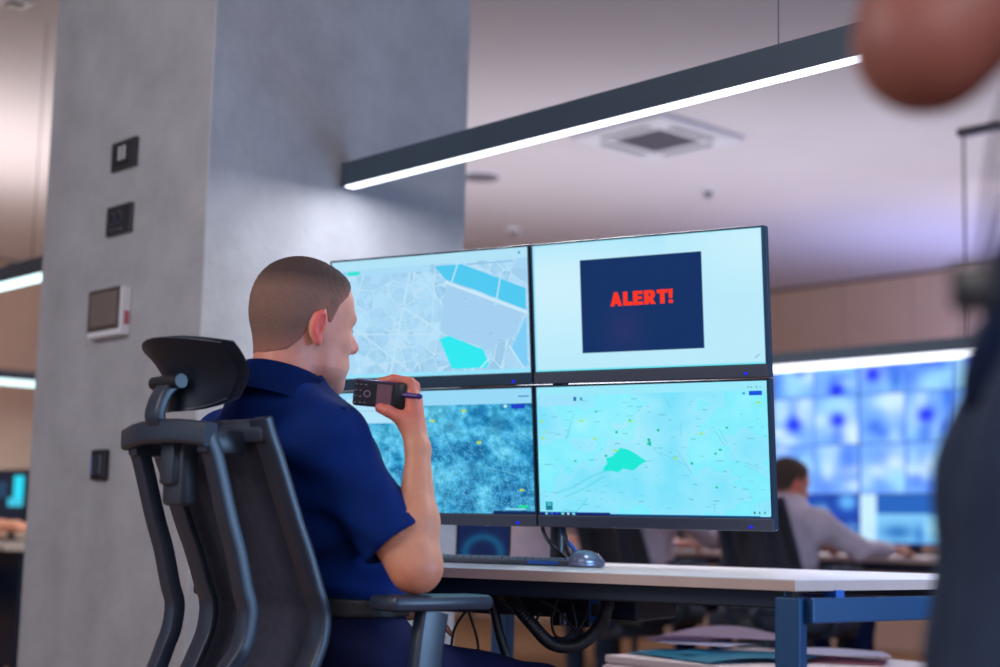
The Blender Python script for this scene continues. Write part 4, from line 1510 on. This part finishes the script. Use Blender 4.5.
def armf(P):
    d = ev(fore, P, .02)
    d = smin(d, ev(palm, P, .012), .012)
    for pts, rr in zip(fingers, frad):
        g = ev([('c', pts[i], pts[i + 1], rr[i], rr[i + 1]) for i in range(3)], P, .003)
        d = smin(d, g, .006)
    return d
pts_ = np.array([SR, EL_, WRp] + [q for fg in fingers for q in fg])
lo, hi = pts_.min(0) - .06, pts_.max(0) + .06
v, f = nets(armf, lo, hi, .003)
v = relax(v, f, 1, .35)
c = solid(v, (206, 140, 112))
zz = np.clip((v[:, 2] - WRp[2] - .02) / .04, 0, 1)[:, None]
c = c * (1 - zz) + np.array(lin((206, 112, 92))) * zz
ee = np.clip(1 - np.linalg.norm(v - np.array(EL_) + np.array((0, 0, .03)), axis=1) / .07, 0, 1)[:, None]
c = c * (1 - ee * .7) + np.array(lin((214, 110, 84))) * ee * .7
tt_ = np.clip(1 - np.linalg.norm(v - np.array(fingers[4][3]), axis=1) / .012, 0, 1)[:, None]
c = c * (1 - tt_) + np.array(lin((200, 90, 120))) * tt_
parts.append((v, f, c))
# trunk, other arm, legs
tor = [('e', (0, -.040, .87), (.166, .104, .17)), ('e', (0, .050, .70), (.150, .108, .16)), ('e', (0, .055, .555), (.175, .135, .11)),
       ('c', SL, SR, .060, .060), ('c', (.08, -.085, .978), (.01, -.092, 1.045), .050, .055), ('c', (-.08, -.085, .978), (-.01, -.092, 1.045), .050, .055)]
EL2, WR2 = (-.255, .04, .715), (-.12, .24, .66)
larm = [('c', SL, EL2, .050, .042), ('c', EL2, WR2, .042, .026)]
HIP, KNE, ANK = ((.095, .06, .545), (-.095, .06, .545)), ((.135, .445, .490), (-.14, .445, .500)), ((.15, .48, .10), (-.15, .52, .10))
legs = [('c', HIP[i], KNE[i], .084, .054) for i in (0, 1)] + [('c', KNE[i], ANK[i], .058, .038) for i in (0, 1)]
feet = [('c', (a[0], a[1] - .03, .045), (a[0] + .01, a[1] + .15, .035), .038, .028) for a in ANK] + [('c', a, (a[0], a[1], .05), .036, .036) for a in ANK]
pr, fr = hand_prims(WR2, (.5, .8, -.1), (.8, -.5, 0), (0, 0, 1))
lo2, hi2 = np.array((-.36, -.24, -.01)), np.array((.30, .74, 1.10))


def trunk(P):
    d = smin(ev(tor, P, .05), ev(larm, P, .02), .02)
    d = smin(d, ev(legs, P, .03), .04)
    d = np.minimum(d, ev(feet, P, .02))
    return smin(d, smin(ev(pr, P, .014), ev(fr, P, .004), .007), .015)
v, f = nets(trunk, lo2, hi2, .009)
parts.append((v, f, solid(v, (204, 138, 116))))
v, f, c = join_np(parts)
link('body', mesh_np('body', v, f, c), SKIN, man)
link('hair', mesh_np('hair', place_head(rv, HO, HAZ, HPT, HRL), rf, rc), HAIR, man)
eyes(man, HO, HAZ, HPT, HRL)

SRn, ELn = np.array(SR), np.array(EL_)
adir = (ELn - SRn) / np.linalg.norm(ELn - SRn)
alen = np.linalg.norm(ELn - SRn)
SE = SRn + adir * alen * .80
SE2 = np.array(SL) + (np.array(EL2) - np.array(SL)) * .68
slv = [('c', tuple(SRn + np.array((-.01, 0, -.004))), tuple(SE), .060, .061), ('c', SL, tuple(SE2), .064, .066)]


def polo(P):
    d = ev(tor, P, .05, .012)
    sr = ev(slv[:1], P); sl_ = ev(slv[1:], P)
    w = .0045 * np.sin(P[2] * 62 + P[0] * 40 - P[1] * 50) * np.sin(P[1] * 30 + P[2] * 16 + 1.2)
    w = w + .006 * np.exp(-((P[2] - .64) / .07) ** 2) * np.sin(P[2] * 120 + P[0] * 18 + P[1] * 14)
    # seam ridge where the sleeve meets the shoulder
    d = smin(d, sr, .035)
    d = smin(d, sl_, .035)
    d = d + w
    # sleeve ends: cut square, hollow
    for a0, e0, rr in ((SRn, SE, .049), (np.array(SL), SE2, .050)):
        ax = (e0 - a0) / np.linalg.norm(e0 - a0)
        h = (P[0] - e0[0]) * ax[0] + (P[1] - e0[1]) * ax[1] + (P[2] - e0[2]) * ax[2]
        near = d_cap(P, e0 - ax * .03, e0 + ax * .12, .10, .10)
        d = np.where(near < 0, np.maximum(d, h), d)
        d = np.maximum(d, -d_cap(P, e0 - ax * .02, e0 + ax * .15, rr, rr))
    d = np.maximum(d, .682 + .006 * np.sin(P[0] * 30 + P[1] * 22) - P[2])
    nn = d_cap(P, (HO[0], -.094, 1.062), (HO[0], -.094, 1.2), .069, .069)
    return np.maximum(d, -nn)
v, f = nets(polo, (-.36, -.24, .57), (.36, .22, 1.12), .005)
v = relax(v, f, 1, .4)
ps = link('polo_shirt', mesh_np('polo_shirt', v, f), M['polo'], man)
# collar: standing band folded over, open at the throat
b = NB()
cc = Vector((HO[0], -.092, 1.062)); tilt = Matrix.Rotation(math.radians(-16), 3, 'X')
na = 40
outer, rows = [], []
for i in range(na + 1):
    a = math.radians(-250 + i * 320 / na) if False else math.radians(115 + i * 310 / na)
    ca, sa = math.cos(a), math.sin(a)
    row = []
    for rr_, z in ((.068, -.022), (.068, .006), (.0695, .018), (.0735, .021), (.078, .012), (.085, -.010), (.096, -.040)):
        k = 1 + .10 * abs(sa) if sa > 0 else 1
        row.append(b.verts.new(cc + tilt @ Vector((ca * rr_ * 1.02, sa * rr_ * 1.02 * k, z))))
    rows.append(row)
for i in range(na):
    for j in range(6):
        b.faces.new((rows[i][j], rows[i + 1][j], rows[i + 1][j + 1], rows[i][j + 1]))
bmesh.ops.solidify(b, geom=list(b.faces), thickness=.0022)
obj('collar', b, M['polo'], ps, True)
# piping on shoulder seam
b = NB()
tube(b, [(.055, -.135, 1.045), (.095, -.12, 1.032), (.14, -.10, 1.022), (.185, -.075, 1.012)], .0022, 6)
obj('shoulder_seam', b, M['polo'], ps, True)


def trf(P):
    d = ev(tor[1:3], P, .05, .006)
    d = smin(d, ev(legs, P, .03, .010), .04)
    d = d + .003 * np.sin(P[2] * 50 + P[1] * 36 + P[0] * 10)
    d = np.maximum(d, P[2] - .686)
    return np.maximum(d, .075 - P[2])
v, f = nets(trf, lo2, hi2, .008)
v = relax(v, f, 1, .4)
tr = link('trousers', mesh_np('trousers', v, f), M['trousers'], man)
v, f = nets(lambda P: np.maximum(ev(tor[1:3], P, .05, .013), np.abs(P[2] - .671) - .017), (-.25, -.15, .62), (.25, .25, .72), .005)
link('belt', mesh_np('belt', relax(v, f, 1, .4), f), M['belt'], tr)
v, f = nets(lambda P: np.maximum(ev(feet, P, .02, .008), .003 - P[2]), lo2, np.array((hi2[0], hi2[1], .16)), .008)
link('shoes', mesh_np('shoes', v, f), M['black'], man)

# ---- hand radio
RP = at_y(379, 394, HD + .012)
e1 = (at_y(404, 396.5, HD + .012) - at_y(354, 391.5, HD + .006)).normalized()
up0 = CU - e1 * CU.dot(e1); up0.normalize()
nrm = e1.cross(up0).normalized()               # towards the camera
rm = Matrix((e1, -nrm, up0)).transposed().to_4x4()
t = thing('hand_radio', 'black hand radio with keypad and display held up to the mouth', 'radio', RP)
t.rotation_euler = rm.to_euler()
LW, LHh = .0445, .0235
obj('housing', box(NB(), -LW, LW, -.011, .013, -LHh, LHh, .005), M['radio_side'], t, 'auto')
obj('face_plate', box(NB(), -LW + .002, LW - .002, -.013, -.009, -LHh + .002, LHh - .002, .0015), M['radio'], t)
obj('display', box(NB(), -.004, .022, -.0142, -.012, -.019, .018, .0006), M['radio_screen'], t)
obj('display_shade', box(NB(), -.012, -.003, -.0140, -.012, -.019, .018, .0006), M['black'], t)
obj('top_cap', box(NB(), .026, LW + .004, -.016, .014, -LHh - .001, LHh + .001, .006), M['black'], t, 'auto')
for i in range(3):
    for j in range(4):
        if i == 2 and j in (1, 2): continue
        x, z = -.0405 + i * .0085, .0145 - j * .0105
        kk = obj('key', box(NB(), x - .0032, x + .0032, -.0144, -.0125, z - .0032, z + .0032, .0006), M['black'], t)
        obj('key_legend', box(NB(), x - .0017, x + .0017, -.0147, -.0143, z - .0007, z + .0007, 0), M['radio_key'], kk)
b = NB()
sweep(b, [( -.0205 + .0052 * math.cos(a), -.0145, -.001 + .0052 * math.sin(a)) for a in np.linspace(0, 2 * PI, 21)], circ(.0009, 6), caps=False)
obj('navigation_ring', b, M['radio_key'], t, True)
b = NB(); cyl(b, (LW - .004, -.010, .003), (LW + .026, -.030, .004), .0052, .0046, 14); cyl(b, (LW + .025, -.0295, .004), (LW + .030, -.0325, .0042), .0055, .003, 14); obj('antenna', b, M['radio_side'], t, 'auto')
b = NB(); cyl(b, (LW + .002, .004, -.013), (LW + .011, .004, -.013), .0055, seg=16); obj('volume_knob', b, M['mouse_silver'], t, 'auto')
# ------------------------------------------------------------------ BACK ROW: desk, surveillance screens, people
# desk front edge runs along LD; frame: x along RD (away), y along LD (to the left), origin on the front edge
BF = at_h(900, 557.5, .74)
bdesk = thing('control_desk', 'pale topped desk of the back row under the surveillance screens', 'desk', (BF.x, BF.y, 0), ROTB)
obj('top_surface', box(NB(), 0, 1.55, -1.6, 3.4, .715, .74, .002), M['desk_edge'], bdesk)
obj('front_beam', box(NB(), .04, .08, -1.5, 3.3, .67, .715, .003), M['steel_dark'], bdesk)
for y in (-1.5, .35, 1.85, 3.3):
    for x in (.04, 1.43):
        obj('leg', box(NB(), x, x + .06, y - .03, y + .03, 0, .715, .003), M['steel_dark'], bdesk)


def bl(x, y, z=0):
    return Vector((BF.x, BF.y, 0)) + RD * x + LD * y + Vector((0, 0, z))


def bpix_y(px, x):
    """LD coordinate where the picture column px meets the vertical plane x (RD distance from the desk front)"""
    P = at_pl(px, 545, bl(x, 0), RD)
    return (P - bl(x, 0)).dot(LD)


# wall of surveillance screens on a rack standing on the far half of the desk
WX = 1.16
yR = bpix_y(1062, WX)
yM = bpix_y(860, WX)
pw = None
wz0 = at_pl(900, 545, bl(WX, 0), RD).z
wz1 = at_pl(900, 342, bl(WX, 0), RD).z
ph = (wz1 - wz0) / 4
pwid = yM - bpix_y(957, WX)
rr = np.random.default_rng(3)


def cam_pic(kind, seed):
    r = np.random.default_rng(seed)
    W, H = 84, 48
    a = canvas(W, H, (110, 165, 252))
    X, Y = grid(a)
    def blob(cx, cy, sx, sy, rgb, k=1.0):
        g = (np.exp(-((X - cx) / sx) ** 2 - ((Y - cy) / sy) ** 2) * k)[..., None]
        a[:] = a * (1 - np.clip(g, 0, 1)) + np.array(rgb) * np.clip(g, 0, 1)
    if kind == 'cells':
        for cx in (.25, .75):
            x0, x1 = cx - .25, cx + .25
            cell = canvas(W, H, (112, 168, 252)); sv = a.copy(); a[:] = cell
            for _ in range(10):
                blob(cx + r.uniform(-.2, .2), r.uniform(.1, .9), r.uniform(.05, .16), r.uniform(.1, .34), [(196, 226, 250), (160, 206, 252), (214, 238, 250), (50, 106, 224), (150, 212, 250), (70, 120, 236)][r.integers(6)], .9)
            if r.random() < .5: blob(cx + r.uniform(-.15, .15), r.uniform(.3, .9), .08, .14, (10, 30, 235), 1)
            if r.random() < .10: blob(cx + r.uniform(-.15, .15), r.uniform(.5, .95), .05, .06, (40, 205, 60), 1)
            m = (X >= x0) & (X < x1)
            sv[m] = a[m]; a[:] = sv
        for x in (0, .49, .985): rect(a, x, 0, x + .012, 1, (50, 90, 220))
    elif kind == 'dark':
        a[:] = (14, 66, 170)
        for i in range(3):
            for j in range(2):
                for _ in range(3):
                    blob(.17 + i * .33 + r.uniform(-.08, .08), .25 + j * .5 + r.uniform(-.1, .1), .07, .12, [(90, 170, 240), (20, 70, 150), (140, 200, 245)][r.integers(3)], .9)
        for x in (.32, .65): rect(a, x, 0, x + .02, 1, (8, 30, 110))
        rect(a, 0, .49, 1, .52, (8, 30, 110)); rect(a, .05, .75, .12, .82, (50, 180, 120))
    elif kind == 'desktop':
        a[:] = (10, 84, 190)
        rect(a, 0, 0, .18, 1, (190, 226, 250)); rect(a, .18, 0, 1, .40, (24, 92, 180)); rect(a, .18, .40, 1, 1, (120, 190, 236))
        blob(.4, .75, .16, .14, (20, 90, 170), .8); blob(.8, .65, .12, .16, (160, 220, 245), .9); blob(.62, .8, .05, .2, (40, 110, 190), .8)
        rect(a, 0, .96, 1, 1, (10, 40, 150))
    return np.clip(a, 0, 255)


rows_ = ['bottom row', 'second row up', 'third row up', 'top row']
cols_ = [(yM + pwid * .5, 'beside the big monitors'), (yM - pwid * .5, 'in the middle column'), (yM - pwid * 1.5, 'behind the standing person')]
for j in range(4):
    for i, (yc, where) in enumerate(cols_):
        c_ = bl(WX, yc, wz0 + ph * (j + .5))
        kind = 'cells'
        if j == 0: kind = 'dark' if i == 0 else 'desktop'
        desc = {'cells': 'blue surveillance screen with camera pictures', 'dark': 'dark blue surveillance screen of many small pictures', 'desktop': 'blue screen with a white side bar'}[kind]
        t = thing('surveillance_monitor', f'{desc}, {rows_[j]} {where}', 'monitor', c_, ROTB - PI / 2, 'surveillance screens on the back desk')
        w_, h_ = pwid - .002, ph - .002
        obj('housing', box(NB(), -w_ / 2, w_ / 2, .004, .05, -h_ / 2, h_ / 2, .002), M['black'], t)
        s_ = link('screen', screen_mesh('screen', cam_pic(kind, 100 + j * 7 + i * 3), w_ - .003, h_ - .003), WALLSCREEN, t)
        s_.location = (0, .002, 0)
t = thing('screen_rack', 'dark metal rack carrying the wall of surveillance screens', 'rack', bl(WX + .08, yM - pwid * .5, .741), ROTB - PI / 2)
for x in (-pwid, 0, pwid):
    obj('upright', box(NB(), x - .03, x + .03, -.02, .02, .012, wz1 - .80, .003), M['steel_dark'], t)
    obj('foot', box(NB(), x - .08, x + .08, -.16, .18, 0, .014, .003), M['black'], t)


# single monitors further along the back desk
def small_monitor(px, x, pic, lab, w=.50, h=.29, z=.86, mt=None):
    y = bpix_y(px, x)
    t = thing('desk_monitor', lab, 'monitor', bl(x, y, .741), ROTB - PI / 2)
    z -= .741
    obj('housing', box(NB(), -w / 2, w / 2, .004, .04, z, z + h, .003), M['bezel'], t)
    s_ = link('screen', screen_mesh('screen', pic, w - .02, h - .03), WALLSCREEN, t)
    s_.location = (0, .002, z + h / 2 + .005)
    obj('stand', box(NB(), -.03, .03, .03, .05, .01, z + .1, .003), M['black'], t)
    obj('base', box(NB(), -.12, .12, -.08, .12, 0, .012, .003), M['black'], t)
def plain(seed, base=(24, 130, 220), bl_=(60, 190, 245)):
    r = np.random.default_rng(seed); a = canvas(60, 36, base); n = fbm(60, 36, 3, 3, r)[..., None]
    return np.clip(a * (1 - n * .6) + np.array(bl_) * n * .6, 0, 255)
small_monitor(676, .45, plain(1), 'blue lit monitor of the back row seen just under the lower right screen', z=.835)
small_monitor(537, .42, plain(2, (20, 120, 220)), 'blue lit monitor of the back row seen under the gap between the two lower screens', z=.84)

# chairs and people of the back row
def seat_at(px, dist):
    y = bpix_y(px, -dist)
    return bl(-dist, y)


base_J = lambda lean=0.0: dict(
    pelvis=(0, .0, .55), chest=(0, -.02 + lean, .86), neck=(0, .0 + lean, 1.06),
    shoulder=((.175, -.01 + lean, .95), (-.175, -.01 + lean, .95)), hip=((.09, .06, .55), (-.09, .06, .55)), knee=((.12, .46, .53), (-.12, .46, .53)), ankle=((.12, .46, .10), (-.12, .48, .10)))
P1 = seat_at(776, .60)
J = base_J(.08); J.update(chest=(0, .05, .80), neck=(0, .10, .97), shoulder=((.175, .08, .875), (-.175, .08, .875)), elbow=((.25, .26, .775), (-.27, .18, .77)), wrist=((.25, .50, .775), (-.15, .44, .775)), head=((-.06, .16, 1.050), -.25, -.2))
figure('person in a white shirt reaching over the back desk, right of the big monitors', P1, CH_ROT, J, .011, shirt=M['white_shirt'], trousers=M['trousers'], group='seated people of the back row')
ch = copy_tree(chair); ch['label'] = 'black mesh office chair of the person right of the big monitors'; ch['group'] = 'back row office chairs'
ch.location = P1 - RD * .03 - LD * .05; ch.rotation_euler = (0, 0, CH_ROT)
P2 = seat_at(640, .58)
J = base_J(.04); J.update(elbow=((.26, .22, .80), (-.27, .18, .78)), wrist=((.20, .47, .775), (-.15, .42, .775)), head=((0, .08, 1.155), .1, -.1))
figure('person in a white shirt whose forearm shows under the lower right screen', P2, CH_ROT, J, .011, shirt=M['white_shirt'], trousers=M['trousers'], group='seated people of the back row')
ch = copy_tree(chair); ch['label'] = 'dark office chair seen under the lower right screen'; ch['group'] = 'back row office chairs'
ch.location = P2 - RD * .03; ch.rotation_euler = (0, 0, CH_ROT)
P3 = seat_at(528, .58)
J = base_J(.04); J.update(elbow=((.26, .22, .80), (-.27, .18, .78)), wrist=((.22, .47, .775), (-.15, .42, .775)), head=((0, .08, 1.155), -.1, -.1))
figure('person in a white shirt whose hand shows between keyboard and lower left screen', P3, CH_ROT, J, .011, shirt=M['white_shirt'], trousers=M['denim'], group='seated people of the back row')

# ------------------------------------------------------------------ FAR LEFT WORKPLACE
LB = at_h(22, 545, .71)
ldesk = thing('control_desk', 'pale topped desk at the left edge of the picture beside the pillar', 'desk', (LB.x, LB.y, 0), ROTB)
obj('top_surface', box(NB(), -.1, .9, -.05, 2.2, .685, .71, .002), M['desk_edge'], ldesk)
obj('modesty_panel', box(NB(), .02, .04, 0, 2.1, .18, .684, .002), M['steel_dark'], ldesk)
for x in (.0, .8):
    for y in (.0, 2.1):
        obj('leg', box(NB(), x, x + .05, y - .0, y + .05, 0, .685, .003), M['steel_dark'], ldesk)
def lmon(px, py, dx, pic, lab, w, h):
    P = at_pl(px, py, LB + RD * dx, RD)
    t = thing('desk_monitor', lab, 'monitor', (P.x, P.y, .711), ROTB - PI / 2)
    z = P.z - .711 - h / 2
    obj('housing', box(NB(), -w / 2, w / 2, .004, .04, z, z + h, .003), M['black'], t)
    s_ = link('screen', screen_mesh('screen', pic, w - .02, h - .02), WALLSCREEN, t); s_.location = (0, .002, z + h / 2)
    obj('stand', box(NB(), -.03, .03, .03, .05, .01, z + .1, .003), M['black'], t)
    obj('base', box(NB(), -.12, .12, -.08, .12, 0, .012, .003), M['black'], t)
a = canvas(60, 40, (20, 28, 44)); rect(a, .70, .10, .98, .62, (40, 210, 236)); rect(a, .55, .5, .98, .66, (60, 190, 220)); rect(a, .1, .2, .5, .5, (30, 60, 90))
lmon(6, 498, .55, a, 'dark monitor with a cyan window at the left edge of the picture', .42, .30)
# person whose forearm lies on that desk, body outside the frame
pf = at_h(14, 545, .71)
PO = Vector((pf.x, pf.y, 0)) + LD * .62 - RD * .30
J = base_J(.05); J.update(elbow=((.24, .20, .80), (-.27, .2, .78)), wrist=((.50, .36, .79), (-.15, .44, .775)), head=((0, .08, 1.155), -.2, -.1), hdir=((.9, .5, -.05), (.2, .9, 0)))
figure('person whose bare forearm rests on the desk at the left edge', PO, CH_ROT, J, .010, shirt=M['navy_shirt'], trousers=M['trousers'], long_sleeve=False, skin=(214, 140, 112), slv=.5)
chair4 = copy_tree(chair); chair4['label'] = 'dark office chair at the desk on the left edge of the picture'; chair4['group'] = 'back row office chairs'
chair4.location = PO - RD * .03; chair4.rotation_euler = (0, 0, CH_ROT)

# ------------------------------------------------------------------ PERSON STANDING IN THE FOREGROUND (right edge)
SY = 1.07
FO = Vector((.480, 1.17, 0))
FR = PI / 2                                       # faces the picture's left: local y -> -X, local x -> +Y
def fl(P):
    q_ = Matrix.Rotation(-FR, 3, 'Z') @ (Vector(P) - FO)
    return tuple(q_)
elb = fl(at_y(926, 42, 1.03)); shl = fl(at_y(1225, -225, 1.01)); wrl = fl(at_y(915, -230, 1.06))
J = dict(pelvis=(0, -.02, .93), chest=(0, -.085, 1.24), neck=(0, -.06, 1.47), yaw=0,
         shoulder=((.17, -.07, 1.37), shl), elbow=((.25, -.12, 1.12), elb), wrist=((.20, -.16, .90), wrl),
         hip=((.09, .02, .86), (-.08, .048, .86)), knee=((.10, .07, .48), (-.10, .125, .48)), ankle=((.10, .0, .09), (-.10, .02, .09)), foot=(0, 1, 0),
         head=((0, .05, 1.585), .0, -.15), hdir=((0, .2, -1), (.35, .12, 1.0)), hup=((0, 0, 1), (0, -1, 0)))
figure('blurred person standing at the right edge in navy shirt and grey blue denim, elbow raised', FO, FR, J, .0065, shirt=M['navy_shirt'], trousers=M['denim'], long_sleeve=False, skin=(158, 96, 84), slv=.60, arm_k=1.22, torso_k=.92)  # skin tone darkened: backlit shade put into the colour
# lanyard hanging in front of that person
t = thing('lanyard', 'grey lanyard strap with a dark clip hanging before the standing person', 'lanyard', at_y(975, 285, .97), 0)
o0 = at_y(975, 285, .97)
def ly(px, py): return tuple(at_y(px, py, .97) - o0)
b = NB(); sweep(b, smooth_path([ly(1040, 20), ly(1004, 110), ly(992, 170), ly(986, 230), ly(978, 282)], 6), rrect(.0055, .0014, .0008, 1)); obj('strap', b, M['strap'], t, True)
b = NB(); sweep(b, smooth_path([ly(1062, 20), ly(1024, 130), ly(1008, 200), ly(996, 250), ly(982, 284)], 6), rrect(.0055, .0014, .0008, 1)); obj('strap', b, M['strap'], t, True)
b = NB(); box(b, -.016, .014, -.006, .006, -.018, .014, .005); obj('clip', b, M['black'], t, 'auto')
b = NB(); sweep(b, smooth_path([ly(974, 296), ly(969, 325), ly(964, 352)], 5), rrect(.0026, .0010, .0006, 1)); obj('cord_end', b, M['strap'], t, True)
